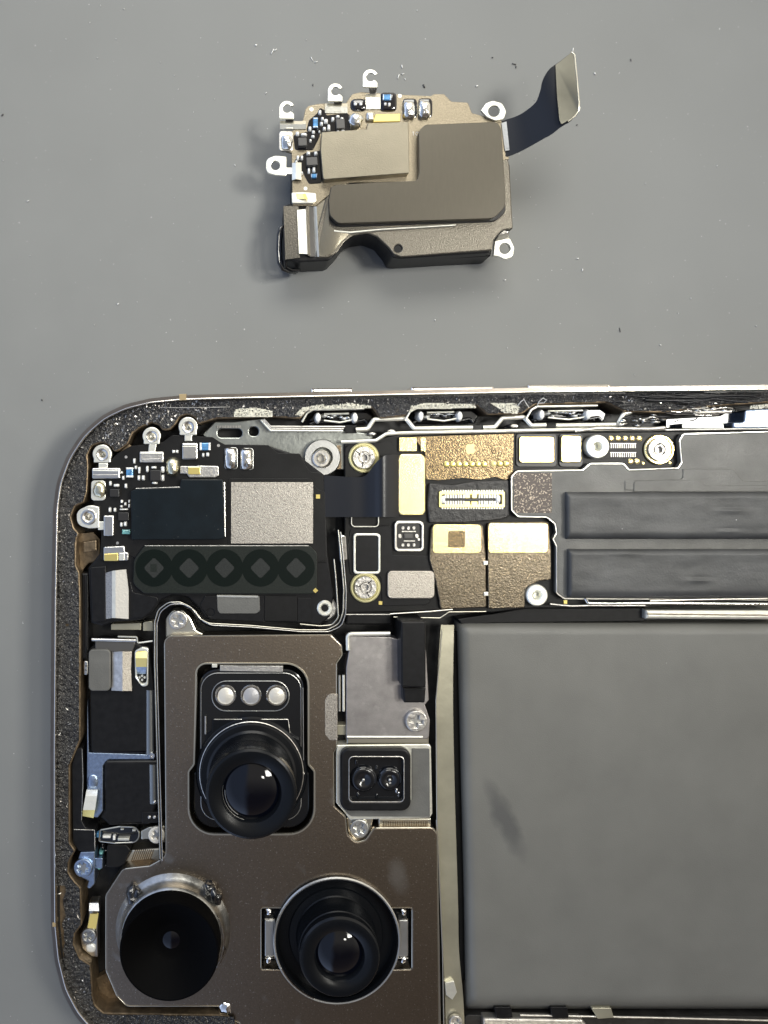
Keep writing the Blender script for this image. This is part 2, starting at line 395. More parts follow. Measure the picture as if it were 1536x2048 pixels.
def thing(name, label, cat, loc):
    e = bpy.data.objects.new(name, None); sc.collection.objects.link(e); e.location = loc
    e['label'] = label; e['category'] = cat; return e

def cross_screw(cx, cy, r, z, parent, mat='dullsil', label=None, slots=4, rot=20, hh=0.07):
    # pan head with a cut cross: the slot is sunk into the head
    c = W(cx, cy, z + hh); rr = r / 100
    s = prism('screw', circ(cx, cy, r, 32), z, z + hh, mat, parent, bev=0.022, label=label,
              holes=[cross_pts(cx, cy, r * 0.55, r * 0.13, slots, rot)])
    prism('screw_recess', circ(cx, cy, r * 0.7, 20), z - 0.01, z + hh * 0.35, 'steelmat', s, bev=0)
    return s
def cross_pts(cx, cy, L, wd, k, rot):
    out = []
    for i in range(k):
        a = R(rot) + 2 * math.pi * i / k; a2 = a + math.pi / k
        for s in (-1, 1):
            out.append((cx + L * math.cos(a) - s * wd * math.sin(a) * -1, cy + L * math.sin(a) - s * wd * math.cos(a)))
        ri = wd * 1.25 / math.sin(math.pi / k) if k > 2 else wd
        out.append((cx + ri * math.cos(a2), cy + ri * math.sin(a2)))
    # order by angle
    return sorted(out, key=lambda p: math.atan2(p[1] - cy, p[0] - cx))
def ring_post(name, cx, cy, r, hole, z0, z1, mat, parent, label=None):
    lathe(name, cx, cy, z1, [(r, z0), (r, z1 - 0.02), (r - 2, z1), (hole + 4, z1), (hole + 2, z1 - 0.02), (hole, z1 - 0.05), (hole, z0 + 0.03), (0.3, z0 + 0.03)], mat, parent, label)
def standoff(cx, cy, r, z, parent, ringmat='yellow', label=None, rot=30):
    s = lathe('standoff', cx, cy, z + .05, [(r, z), (r, z + .04), (r - 2, z + .06), (r * .84, z + .06), (r * .80, z + .03), (0.3, z + .03)], ringmat, parent, label)
    outer = circ(cx, cy, r * .74, 36)
    lathe('standoff_head', cx, cy, z + .12, [(r * .74, z + .02), (r * .74, z + .10), (r * .70, z + .125), (r * .42, z + .125), (r * .38, z + .09), (r*.34, z + .09), (r * .30, z + .12), (r * .22, z + .12), (r * .19, z + .04), (.3, z + .04)], 'dullsil', s)
    for k in range(3):
        a = R(rot + 120 * k)
        x0, y0 = cx + r * .34 * math.cos(a), cy + r * .34 * math.sin(a); x1, y1 = cx + r * .68 * math.cos(a), cy + r * .68 * math.sin(a)
        nx_, ny_ = -math.sin(a) * 0.8, math.cos(a) * 0.8
        prism('slot', [(x0 - nx_, y0 - ny_), (x1 - nx_, y1 - ny_), (x1 + nx_, y1 + ny_), (x0 + nx_, y0 + ny_)], z + .10, z + .129, 'black', s, bev=0)
    return s

# ------------------------------------------------------------------ the work mat
me = mesh([(-60, -60, 0), (60, -60, 0), (60, 60, 0), (-60, 60, 0)], [(0, 1, 2, 3)])
g = link('work_surface', me, 'mat'); g['kind'] = 'structure'
# lint and crumbs lying on the mat
lv, lf = [], []
def fleck(px, py, L, wd, a):
    c = W(px, py, 0.012); u = Vector((math.cos(a), math.sin(a), 0)) * L / 200; v = Vector((-math.sin(a), math.cos(a), 0)) * wd / 200
    k = len(lv); hh = Vector((0, 0, 0.008))
    for s in (-1, 1):
        for q in (c - u - v, c + u - v * .3, c + u + v, c - u + v * .5): lv.append(q + hh * s)
    lf.extend([(k+4, k+5, k+6, k+7), (k, k+1, k+5, k+4), (k+1, k+2, k+6, k+5), (k+2, k+3, k+7, k+6), (k+3, k, k+4, k+7)])
for px, py, L, wd in ((545, 103, 11, 2), (551, 100, 6, 2), (624, 118, 9, 1.4), (632, 124, 7, 1.2), (804, 133, 6, 2.5), (797, 153, 9, 2.2), (806, 148, 5, 2), (810, 158, 3, 2), (954, 172, 4, 3), (1146, 100, 8, 2), (236, 608, 4, 2.5), (1010, 560, 4, 2), (1165, 540, 5, 2), (1321, 690, 3, 2), (56, 402, 6, 1.2), (532, 186, 4, 1.3), (1190, 147, 4, 3), (512, 90, 4, 3), (470, 330, 3, 2), (870, 640, 3, 2), (1155, 517, 4, 2)):
    fleck(px, py, L, wd, random.uniform(0, 3.1))
for i in range(45):
    fleck(random.uniform(0, 1536), random.uniform(0, 765), random.uniform(1.0, 2.2), random.uniform(0.5, 1.0), random.uniform(0, 3.1))
d = link('dust', mesh(lv, lf), 'lint', ang=None); d['kind'] = 'stuff'; d['label'] = 'pale lint flecks scattered on the grey mat'
lv, lf = [], []
for px, py, L, wd in ((848, 172, 7, 4), (1028, 128, 8, 2), (1032, 134, 4, 2), (985, 115, 3, 2), (84, 800, 4, 2), (1240, 660, 9, 1), (1262, 120, 5, 1), (1154, 250, 3, 2), (626, 170, 4, 2), (5, 230, 5, 3), (1500, 1493, 3, 2)):
    fleck(px, py, L, wd, random.uniform(0, 3.1))
d = link('crumbs', mesh(lv, lf), 'lintdk', ang=None); d['kind'] = 'stuff'; d['label'] = 'dark crumbs scattered on the grey mat'

# ------------------------------------------------------------------ THE PHONE
ph = thing('opened_smartphone', 'large opened smartphone without its back, black battery, boards, metal plate and three camera lenses inside', 'smartphone', (0, -5, 0))
OUT = [(2300, 756), (1536, 771), (1100, 776), (700, 784), (420, 790), (362, 792), (300, 798), (250, 810), (205, 831), (163, 868), (133, 915), (114, 966), (107, 1020), (104, 1200), (102, 1500), (102, 1700), (103, 1850), (110, 1920), (125, 1982), (150, 2030), (185, 2070), (235, 2098), (300, 2110), (2300, 2110)]
def shrink(pts, d):
    q = [Vector(p[:2]) for p in pts]; a = sum(q[i-1].x * q[i].y - q[i].x * q[i-1].y for i in range(len(q)))
    return [tuple(p) for p in offs(q, d if a > 0 else -d)]
def smooth_poly(pts):
    q = arc_corners([(p[0], p[1], 120) for p in pts]); return [tuple(p) for p in q]
OUTS = smooth_poly(OUT)
CAV = [(2300, 800), (1536, 806), (1440, 812), (1330, 826), (1250, 824), (1215, 806), (1070, 810), (1045, 828), (975, 830), (955, 812), (830, 815), (812, 832), (760, 838), (745, 816), (630, 818), (608, 830), (600, 838), (540, 834), (432, 838), (405, 846), (396, 850), (391, 836), (376, 829), (360, 834), (352, 848), (340, 860), (325, 861), (318, 851), (303, 846), (282, 855), (266, 866), (256, 888), (240, 900), (228, 905), (222, 893), (204, 885), (184, 892), (175, 910), (177, 935), (174, 985), (168, 1005), (150, 1013), (142, 1034), (148, 1056), (158, 1066), (153, 1080), (152, 1130), (159, 1146), (161, 1200), (161, 1480), (148, 1512), (140, 1532), (140, 1685), (151, 1702), (139, 1722), (137, 1745), (149, 1762), (162, 1776), (164, 1850), (150, 1868), (148, 1888), (160, 1916), (182, 1930), (186, 1992), (190, 2010), (208, 2026), (470, 2030), (480, 2086), (2300, 2086)]
CAVR = [tuple(p) for p in arc_corners([(p[0], p[1], 7) for p in CAV])]
frame = prism('frame', OUTS, 0.0, 1.12, 'band', ph, bev=0.06, holes=[shrink(OUTS, 5.2)], seg=4, label='warm titanium side band with rounded corner')
prism('rim', shrink(OUTS, 5.2), 1.0, 1.135, 'rim', frame, bev=0.018, holes=[shrink(OUTS, 8.6)], label='thin polished edge line')
prism('inner_ledge', shrink(OUTS, 7.6), 0.25, 0.93, 'tan', frame, bev=0.02, holes=[CAVR], label='bronze inner wall around the cavity')
prism('cavity_floor', shrink(OUTS, 30), 0.12, 0.34, 'floor', frame, bev=0)
for x0, x1, y in ((622, 706, 776), (822, 990, 773.5), (1056, 1224, 769)):
    prism('side_button', [(x0, y, 3), (x1, y - (x1 - x0) * .008, 3), (x1, y + 14, 2), (x0, y + 14, 2)], 0.38, 0.86, 'rim', frame, bev=0.06, seg=3)
prism('antenna_line', [(358, 788.2), (372, 787.6), (372.6, 800), (358.6, 800.6)], 0.3, 1.137, 'bandgold', frame, bev=0.005)
prism('antenna_line', [(104.6, 1846), (104.6, 1854), (111, 1854), (111, 1846)], 0.3, 1.137, 'bandgold', frame, bev=0.005)
# granular glue residue left on the ledge
prism('edge_groove', shrink(OUTS, 8.2), 0.90, 0.945, 'chipdk', frame, bev=0, holes=[shrink(OUTS, 17)])
gi = [Vector(p) for p in shrink(OUTS, 12.5)]; cv = [Vector(p[:2]) for p in shrink([tuple(p) for p in CAVR], -3.0)]
def gz(x, y, u, v):
    h = noise.noise(Vector((x * .16, y * .16, 0))) * .022 + noise.noise(Vector((x * .37, y * .37, 5))) * .02 + noise.noise(Vector((x * .9, y * .9, 15))) * .02 + noise.noise(Vector((x*.03, y*.03, 9))) * .02
    if x > 1180: h = noise.noise(Vector((x * .03, y * .22, 0))) * .05 + noise.noise(Vector((x * .12, y * .3, 4))) * .02
    return 0.975 + h
def gk(x, y):
    if x > 205 and 960 < y < 1985: return False
    if y > 840 and x > 420 and y < 2000: return False
    if not inside(x, y, gi): return False
    if inside(x, y, cv): return False
    e = 7 * noise.noise(Vector((x * .05, y * .05, 2)))
    if x < 165 and 1770 < y < 1935 and x < 128 + e: return False          # bare bronze patch
    if noise.noise(Vector((x * .022 + 4, y * .022, 7))) > 0.62 and x < 420: return False
    return True
hfield('glue_residue', 100, 780, 1560, 2100, 1.75, gz, 'glue', ph, 'black crumbly adhesive left around the edge', keep=gk)
cv_, cf_ = [], []
n_ = 0
while n_ < 900:                                     # loose glittering crumbs in the residue
    x = random.uniform(104, 420) if random.random() < .6 else random.uniform(420, 1530); y = random.uniform(785, 2060) if x < 200 else random.uniform(785, 900)
    if not inside(x, y, gi) or inside(x, y, cv): continue
    n_ += 1; c = W(x, y, 1.005 + random.uniform(0, .015)); k = len(cv_)
    for q in range(3):
        cv_.append(c + Vector((random.gauss(0, 1), random.gauss(0, 1), random.gauss(0, .7))) * random.choice([.009, .014, .022]))
    cf_.append((k, k + 1, k + 2))
cr_ = link('residue_crumbs', mesh(cv_, cf_), 'dullsil', ph, ang=None); cr_['kind'] = 'stuff'
for pts in ([(468, 826), (470, 818), (510, 815), (545, 822), (545, 834), (468, 834)], [(590, 830), (604, 815), (648, 808), (650, 817), (612, 822), (604, 832)], [(650, 812), (700, 806), (742, 812), (742, 817), (650, 818)],
            [(818, 826), (822, 812), (850, 806), (950, 808), (952, 816), (834, 818)], [(980, 806), (1030, 806), (1040, 815), (1034, 828), (1008, 826), (995, 815)], [(1500, 811), (1536, 808), (1560, 808), (1560, 816), (1500, 818)]):
    hx = [p[0] for p in pts]; hy = [p[1] for p in pts]; pv = [Vector(p) for p in pts]
    hfield('torn_adhesive', min(hx), min(hy), max(hx), max(hy), 1.6, lambda x, y, u, v: 1.01 + .03 * noise.noise(Vector((x * .5, y * .5, 1))), 'foamtan', ph,
           keep=lambda x, y, pv=pv: inside(x, y, pv) and noise.noise(Vector((x * .45, y * .45, 3))) > -.32)
tube('curled_hair', [(1035, 812, 1.02), (1042, 803, 1.1), (1048, 799, 1.12), (1052, 806, 1.08), (1058, 815, 1.02)], .7, 'lint', ph)
tube('curled_hair', [(1072, 817, 1.02), (1078, 803, 1.1), (1086, 796, 1.12), (1093, 800, 1.12), (1088, 806, 1.08), (1078, 806, 1.02)], .7, 'lint', ph)
tube('adhesive_line', [(318, 815, 1.0), (360, 815.5, 1.005), (460, 814, 1.0)], .7, 'dullsil', ph)
for k in range(7):                                  # folded adhesive film strands at the top right
    x0 = 1180 + random.uniform(0, 190); y0 = 785 + random.uniform(0, 18)
    tube('film_strand', [(x0, y0, 1.0), (x0 + 40, y0 + random.uniform(-5, 5), 1.05), (x0 + 90, y0 + random.uniform(-6, 4), 1.03), (x0 + 150, y0 + random.uniform(-4, 4), 1.0)], random.uniform(1.2, 2.4), 'cable', ph)

# ---- side key brackets along the top
prism('top_plate', [(404, 870, 4), (430, 843, 4), (470, 843), (528, 836, 4), (545, 858, 3), (690, 862), (748, 868, 3), (742, 885, 3), (700, 888, 6), (690, 940), (560, 940), (520, 900), (440, 898), (425, 885)], 0.45, 0.70, 'sheetst', ph, bev=.02,
      holes=[rect(435, 858, 484, 875, 8), rect(498, 854, 517, 872, 8)], label='grey metal plate behind the top edge')
multi('ribbed_edge', [rect(434 + k * 3.2, 851, 436 + k * 3.2, 856) for k in range(15)], .70, .74, 'steel', ph)
def rail(pts, name='key_rail', r=3.2, z=.88, mat='ivory', rnd=6):
    tube(name, open_round([(x, y, z) for x, y in pts], rnd), r, mat, ph, n=6, flat=.7)
for k, m_ in enumerate(('steel', 'dullsil', 'ivory')):
    rail([(528 - k * 3, 838 + k * 1), (541, 853 + k * 4), (690 - k * 2, 853.5 + k * 4.2)], 'key_rail', 1.7, .86, m_, 3)
prism('rail_gap', rect(690, 850, 714, 866), .6, .80, 'black', ph)
rail([(712, 859), (735, 858), (748, 839), (812, 837), (828, 857), (945, 855)], r=4)
prism('rail_joint', rect(944, 850, 968, 862), .6, .87, 'black', ph)
rail([(966, 855), (990, 854), (1005, 836), (1048, 834), (1063, 851), (1092, 850)], r=4)
rail([(1112, 851), (1236, 849), (1247, 828), (1262, 824)], r=4)
rail([(1262, 822), (1310, 818), (1350, 826), (1462, 823)], r=3.6, mat='dullsil')
rail([(682, 884), (752, 881), (772, 868), (800, 866), (1000, 862), (1150, 859), (1330, 857)], r=3.2, z=.9)
rail([(1150, 862), (1200, 856), (1300, 858), (1330, 855)], r=3, z=.93, mat='dullsil')
rail([(1330, 860), (1545, 857)], r=2, z=.9, mat='steelmat')
for x0, x1, y in ((612, 748, 836), (818, 958, 833), (1060, 1215, 830)):
    kb = prism('key_switch', [(x0 + 4, y + 3, 6), (x0 + 18, y - 12, 5), (x1 - 14, y - 14, 5), (x1, y - 4, 6), (x1 - 6, y + 14, 6), (x0 + 16, y + 15, 6)], .42, .66, 'blackgl', ph, bev=.04, label='black side key mechanism with chrome pins')
    tube('switch_lip', open_round([(x0 + 8, y + 13, .74), (x0 + 22, y + 6, .74), (x1 - 36, y + 8, .74), (x1 - 18, y + 4, .74), (x1 - 12, y + 12, .74)], 6), 3.4, 'blackgl', kb)
    for px in (x0 + 24, x1 - 38):
        lathe('pin', px, y - 1, .94, [(6.2, .5), (6.2, .86), (4.6, .94), (.3, .96)], 'white', kb, n=20, sy=1.7)
    for k in range(9):
        px = x0 + 38 + k * (x1 - x0 - 84) / 8
        dome('spring_leaf', px, y - 2 + random.uniform(-5, 5), 12, random.uniform(4, 9), .66, .2, 'chrome' if k % 3 else 'white', kb, lump=.5)
    tube('leaf_edge', [(x0 + 36, y - 8, .86), (x1 - 50, y - 9, .88)], 1.9, 'ivory', kb)
    tube('leaf_edge', [(x0 + 36, y + 5, .84), ((x0 + x1) / 2, y + 9, .84), (x1 - 44, y + 4, .86)], 1.9, 'ivory', kb)
    tube('cavity_lip', open_round([(x0 - 8, y + 8, .95), (x0 + 2, y - 10, .95), (x0 + 14, y - 17, .95), (x1 - 20, y - 19, .95)], 7), 2.2, 'ivory', kb)
for k in range(34):
    px = random.uniform(1240, 1330) if k % 2 else random.uniform(1360, 1455); py = 846 - (px - 1240) * .1 + random.uniform(-9, 9) if k % 2 else random.uniform(803, 822)
    dome('crumpled_foil', px, py, random.uniform(6, 17), random.uniform(2.5, 6), .86, .10, 'chrome' if k % 3 else 'dullsil', ph, lump=.6, rot=random.uniform(-15, 15))
for k in range(26):
    x0 = random.uniform(1225, 1440); y0 = random.uniform(806, 850) - (x0 - 1225) * .05; L_ = random.uniform(14, 46)
    tube('foil_strand', [(x0, y0, .93), (x0 + L_ * .5, y0 + random.uniform(-3, 3), .96), (x0 + L_, y0 + random.uniform(-4, 4), .92)], random.uniform(.8, 2.0), random.choice(['chrome', 'cable', 'cable', 'dullsil']), ph)
prism('dark_slot', [(1332, 838, 3), (1440, 832, 3), (1470, 815, 3), (1480, 850, 3), (1332, 856)], .3, .6, 'blackgl', ph)
prism('grey_bar', rect(1364, 847, 1448, 857), .5, .84, 'sheetst', ph)
prism('pale_plate', [(1466, 845, 2), (1488, 844, 3), (1490, 822, 5), (1498, 819, 3), (1570, 816), (1570, 856), (1466, 857)], .6, .88, 'bluesteel', ph, bev=.03, label='pale bluish metal plate at the top right')
for cx, cy, rr in ((744, 868, 9), (782, 863, 10), (1028, 852, 10)):
    lathe('rivet', cx, cy, .8, [(rr, .6), (rr, .76), (rr - 3, .82), (.3, .83)], 'dullsil', ph, sy=.45, n=24)

# ---- standing ribbons round the top module
RIB = [(322, 1720), (316, 1500), (311, 1330), (311, 1246), (318, 1222), (338, 1207), (362, 1206), (384, 1217), (402, 1240), (420, 1249), (500, 1253), (600, 1262), (655, 1262), (680, 1250), (688, 1225), (689, 1180), (683, 1110), (678, 1062)]
wall = [Vector(p) for p in RIB]
rb = tube('ribbon_cable', open_round([(x, y, .80) for x, y in RIB], 22), 3.6, 'blackgl', ph, flat=4.0, label='black ribbon standing on edge with bright rims')
tube('ribbon_edge', open_round([(x - 1.5, y - 2.2, .955) for x, y in RIB], 22), 1.25, 'camedge', rb)
tube('ribbon_edge', open_round([(x + 3, y + 1.4, .955) for x, y in RIB[:13]] + [(x + 3.5, y + 2, .955) for x, y in RIB[13:]], 22), 1.0, 'steel', rb)
tube('inner_wire', open_round([(668, 1118, .97), (672, 1160, .97), (677, 1235, .97), (664, 1250, .97), (640, 1252, .97), (600, 1248, .97)], 14), 1.2, 'camedge', ph)
prism('bright_clip', [(676, 1068, 2), (692, 1072, 3), (695, 1120, 3), (680, 1124, 2)], .6, .92, 'chrome', ph, bev=.02)

# ---- logic board
lb = prism('logic_board', [(688, 884, 6), (745, 880), (800, 870), (1160, 864), (1560, 861), (1560, 1208), (1290, 1214), (1050, 1217), (985, 1225), (870, 1222), (690, 1226, 8)], .45, .78, 'blackmat', ph, bev=.02, label='black main circuit board with gold shields')
prism('black_cover_film', [(690, 890, 12), (782, 882, 8), (797, 905), (797, 955, 5), (742, 958), (690, 958, 5)], .78, .81, 'blackmat', lb, bev=.01)
bp = prism('copper_pad', [(826, 873), (1028, 867), (1026, 955), (1010, 960), (990, 954), (960, 960), (925, 956), (880, 961), (852, 959), (850, 905)], .78, .835, 'browngld', lb, bev=.006, label='speckled brown copper pad with a fruit emblem and test points')
ap = [(940, 889.5), (943, 887.6), (947, 887.8), (950, 890.5), (948, 893.5), (947.6, 897), (950.5, 900.5), (949, 904.5), (946, 908), (943.5, 907.6), (941, 907), (938.5, 907.6), (936, 908), (932.8, 904), (931.6, 898), (932.2, 892.5), (935, 888.5), (938, 888)]
multi('fruit_emblem', [ap, [(940.6, 886.4), (941.4, 883.4), (944.6, 881.2), (944, 884.4)]], .834, .839, 'goldflat', bp)
for x in (893, 905.5, 918, 931, 944, 956.5, 969, 987.5, 1000, 1012.5):
    lathe('test_point', x, 928.6 - (x > 980), .845, [(5.6, .82), (5.6, .842), (4.4, .847), (.3, .847)], 'goldbr' if x != 987.5 else 'goldflat', bp, n=18)
    if x != 987.5: tube('test_ring', [(x + 6 * math.cos(a / 8 * math.pi), 928.6 - (x > 980) + 6 * math.sin(a / 8 * math.pi), .838) for a in range(16)], .5, 'blackmat', bp, closed=True, n=5)
for x, y, rr in ((987, 904, 4), (996, 915, 5), (1000, 908, 4), (903, 954, 4), (911, 953, 4), (994, 920, 3)):
    tube('print_ring', [(x + rr * math.cos(a / 6 * math.pi), y + rr * .7 * math.sin(a / 6 * math.pi), .837) for a in range(12)], .4, 'blackmat', bp, closed=True, n=4)
prism('gold_pad', rect(798, 875, 834, 903, 2), .78, .845, 'gold', lb, bev=.01, label='small square gold pad at the board corner')
prism('gold_pad', rect(841, 875, 852, 903, 2), .78, .845, 'gold', lb, bev=.01, label='thin upright gold pad')
prism('gold_pad', rect(796, 908, 851, 1031, 11), .78, .88, 'gold', lb, bev=.02, label='tall rounded gold pad beside the flex cable')
for x0, y0, x1, y1 in ((1032, 867, 1114, 934), (1118, 867, 1166, 934)):
    prism('pad_surround', rect(x0, y0, x1, y1, 8), .78, .81, 'chipdk', lb, bev=.01)
prism('gold_pad', rect(1038, 873, 1109, 926, 7), .80, .86, 'gold', lb, bev=.015, label='bright rectangular gold pad left of the sandy one')
prism('gold_pad', rect(1122, 871, 1163, 925, 7), .80, .86, 'gold', lb, bev=.015, label='sandy square gold pad by the post')
ring_post('threaded_post', 1196, 893, 22, 6, .78, .97, 'ivory', lb, 'bright threaded post by the row of gold dots')
ring_post('threaded_post', 1075, 1191, 20, 6, .78, .95, 'ivory', lb, 'bright threaded post below the gold shields')
for i in range(5): lathe('gold_dot', 1223 + 14 * i, 877, .8, [(5.6, .77), (5.6, .79), (4.6, .795), (.3, .795)], 'gold', lb, n=18)
for x, y, r_ in ((1262, 923, 5.4), (1275, 923, 5.4), (1287, 927, 3.4), (1341, 926, 3.4)): lathe('gold_dot', x, y, .8, [(r_, .77), (r_, .79), (r_ - 1, .795), (.3, .795)], 'gold', lb, n=18)
for yy in (887, 905):
    multi('contact_row', [rect(1222 + k * 4.35, yy, 1223.4 + k * 4.35, yy + 9) for k in range(12)] + [rect(1221 + k * 4.35, yy - .6, 1224.6 + k * 4.35, yy + .8) for k in range(12)], .778, .788, 'dullsil', lb)
standoff(1319, 899, 29, .78, lb, 'gold', 'bright slotted standoff at the right end of the board', 35)
standoff(728, 915, 29, .80, lb, 'yellow', 'slotted standoff above the flex cable', -20)
standoff(731, 1175, 29, .78, lb, 'yellow', 'slotted standoff with a yellowish ring at the lower left of the board', 70)
# right-hand can with its folded bright edge
SH = [(1366, 868, 8), (1580, 862), (1580, 1200), (1128, 1197, 9), (1113, 1186, 6), (1113, 1092, 6), (1106, 1078, 3), (1113, 1066, 4), (1110, 1048, 10), (1094, 1034, 12), (1036, 1033, 12), (1023, 1020, 8), (1023, 953, 8), (1034, 942, 8), (1166, 940, 8), (1180, 927, 6), (1246, 927, 6), (1258, 940, 4), (1356, 936, 6), (1363, 925, 6), (1359, 880, 6)]
can = prism('shield_can', SH, .78, .92, 'greysh', lb, bev=.03, label='wide dark grey shield on the right half of the board')
tube('shield_lip', [(p.x, p.y, .915) for p in arc_corners(SH)], 1.5, 'steel', can, closed=True, n=6)
prism('step', [(1366, 938), (1466, 938, 8), (1486, 962, 10), (1580, 964), (1580, 982), (1250, 980), (1250, 962), (1366, 958, 6)], .90, .935, 'greysh', can, bev=.01)
prism('step', [(1268, 962, 5), (1395, 960, 10), (1410, 970, 4), (1580, 971), (1580, 983), (1268, 983)], .93, .948, 'greysh', can, bev=.008)
prism('label_patch', rect(1028, 946, 1104, 1026, 3), .90, .928, 'matrix', can, bev=.004, label='small brown label with a fine gold speckle')
def tapez(sd, zt):
    def f(x, y, u, v):
        e = min(u * 409 / 9, 1, v * 95 / 11, (1 - v) * 95 / 13)
        e = math.sqrt(max(0, 1 - (1 - min(1, e)) ** 2))
        wr = .020 * noise.noise(Vector((x * .006, y * .02, sd))) + .006 * noise.noise(Vector((x * .02, y * .05, sd + 3)))
        for (cx, cy, rr) in ((1465, 1020, 26), (1458, 1062, 18), (1250, 1100, 30), (1400, 1160, 20)):
            dx, dy = (x - cx) / rr, (y - cy) / (rr * .28); wr += .022 * math.exp(-(dx * dx + dy * dy)) * (1 if dy > -.2 else -.6)
        return zt - .13 + .13 * e + wr * e
    return f
hfield('black_tape', 1131, 984, 1560, 1078, 3.2, tapez(1, 1.07), 'foam', ph, 'upper black tape strip across the grey shield', zbase=.9)
hfield('black_tape', 1135, 1098, 1560, 1195, 3.2, tapez(8, 1.07), 'foam', ph, 'lower black tape strip across the grey shield', zbase=.9)
prism('crinkled_tape', [(858, 966, 5), (905, 970), (950, 962, 6), (1018, 960, 4), (1020, 1000), (1019, 1034, 8), (1000, 1040), (930, 1046), (858, 1046, 5), (854, 1010)], .78, .86, 'crinkle', lb, bev=.025)
cn = prism('board_connector', rect(878, 983, 1010, 1015, 3), .84, .90, 'goldbr', ph, bev=.008, holes=[rect(884, 989, 1004, 1009, 2)], label='long gold board connector')
prism('connector_well', rect(883, 988, 1005, 1010), .84, .865, 'chipdk', cn, bev=0)
multi('contact_pins', [rect(890 + k * 5.2, y0, 892.8 + k * 5.2, y1) for k in range(21) if not 8 <= k <= 12 for y0, y1 in ((989, 996), (1002, 1009))], .86, .898, 'ivory', cn)
multi('centre_contacts', [rect(930, 985, 940, 996, 2), rect(944, 985, 954, 996, 2), rect(928, 1003, 940, 1014, 2), rect(943, 1003, 955, 1014, 2)], .87, .908, 'goldbr', cn)
for x in (887, 997): dome('corner_contact', x, 999, 9, 15, .865, .05, 'white', cn, lump=.3)
multi('outer_pins', [rect(884 + k * 5.2, y0, 886.6 + k * 5.2, y1) for k in range(24) for y0, y1 in ((980, 984), (1014, 1018))], .84, .868, 'ivory', cn)
# gold-topped shields
gs = prism('shield_can', [(862, 1052, 8), (966, 1048, 8), (972, 1112), (973, 1215, 4), (880, 1219, 8), (878, 1200, 8), (870, 1160), (858, 1118, 10)], .78, .865, 'brownmt', lb, bev=.02, label='brown shield with a gold top band and fine code window')
prism('gold_band', rect(865, 1049, 963, 1107, 8), .86, .892, 'gold', gs, bev=.01)
prism('code_window', rect(896, 1062, 930, 1095, 2), .885, .8945, 'browngld', gs, bev=.001)
gs = prism('shield_can', [(974, 1046, 8), (1098, 1043, 8), (1103, 1100), (1103, 1160, 3), (1080, 1162, 14), (1052, 1175, 14), (1050, 1216, 5), (976, 1218, 4)], .78, .865, 'brownmt', lb, bev=.02, label='brown shield with a gold top band next to the post')
prism('gold_band', rect(976, 1046, 1097, 1106, 8), .86, .892, 'gold', gs, bev=.01)
prism('metal_clip', rect(967, 1122, 976, 1130, 1), .8, .885, 'ivory', lb); prism('metal_clip', rect(968, 1184, 977, 1192, 1), .8, .885, 'ivory', lb)
sp = prism('signal_connector', rect(789, 1042, 848, 1103, 9), .78, .875, 'steel', ph, bev=.01, holes=[rect(794, 1047, 843, 1098, 6)], label='small square silver rimmed connector')
prism('connector_well', rect(793, 1046, 844, 1099, 6), .78, .82, 'chipdk', sp, bev=0)
multi('contacts', [rrect(806 + k * 11, y, 5, 6, 2) for k in range(3) for y in (1056, 1090)] + [rrect(800, 1072, 6, 8, 3), rrect(834, 1072, 6, 8, 3), rect(804, 1062, 832, 1064), rect(808, 1081, 830, 1083), rrect(838, 1079, 4, 5, 1)], .82, .85, 'dullsil', sp)
prism('connector_core', rrect(817, 1072, 17, 9), .82, .86, 'chip', sp)
fr = prism('framed_window', rect(707, 1067, 761, 1148, 7), .78, .87, 'ivory', ph, bev=.012, holes=[rect(711.5, 1071.5, 756.5, 1143.5, 5)], label='upright rectangle with a thin silver frame')
prism('window_film', rect(710, 1070, 758, 1145, 5), .78, .835, 'black', fr, bev=.008)
tube('frame_line', open_round([(703, 1030, .84), (703, 1053, .84), (757, 1053, .84), (757, 1030, .84)], 7), 1.2, 'ivory', lb, n=6)
prism('board_film', [(695, 1110, 12), (700, 1057, 8), (782, 1050, 10), (786, 1110), (860, 1112, 4), (868, 1150), (860, 1210, 14), (764, 1212, 8), (762, 1152, 8), (700, 1150, 8)], .775, .80, 'black', lb, bev=.01)
prism('silver_pad', rect(775, 1142, 869, 1197, 9), .79, .87, 'sand', ph, bev=.012, label='rounded silver and gold pad left of the brown shields')
for x, y in ((761, 1206), (1131, 1204)): prism('gold_square', rrect(x, y, 7, 7), .78, .80, 'goldbr', lb, bev=0)
# lower edge of the board
prism('board_edge', [(1050, 1216), (1292, 1216), (1292, 1243), (1000, 1246), (925, 1250), (915, 1238), (985, 1228)], .3, .68, 'black', ph, bev=.02)
tube('edge_rail', open_round([(1170, 1196, .93), (1176, 1206, .93), (1220, 1207, .93), (1290, 1206, .93), (1580, 1208, .93)], 6), 3, 'chrome', ph)
tube('edge_rail', [(1300, 1201, .93), (1400, 1199, .95), (1580, 1196, .93)], 2, 'steel', ph)
prism('cream_bar', [(1292, 1220), (1570, 1220), (1570, 1240), (1292, 1238)], .4, .84, 'ivory', ph, bev=.05, label='pale metal bar above the battery')
tube('edge_rail', [(1294, 1228, .845), (1570, 1231, .845)], 1.1, 'tan', ph)
tube('edge_rail', [(1100, 1208, .9), (1140, 1212, .9), (1180, 1211, .9), (1290, 1211, .9)], 2, 'dullsil', ph)
tube('edge_rail', open_round([(787, 1234, .86), (880, 1236, .86), (898, 1224, .86), (972, 1223, .86)], 4), 1.2, 'camedge', ph)
tube('edge_rail', [(780, 1228, .88), (860, 1223, .88), (905, 1219, .88)], 1.6, 'steel', ph)

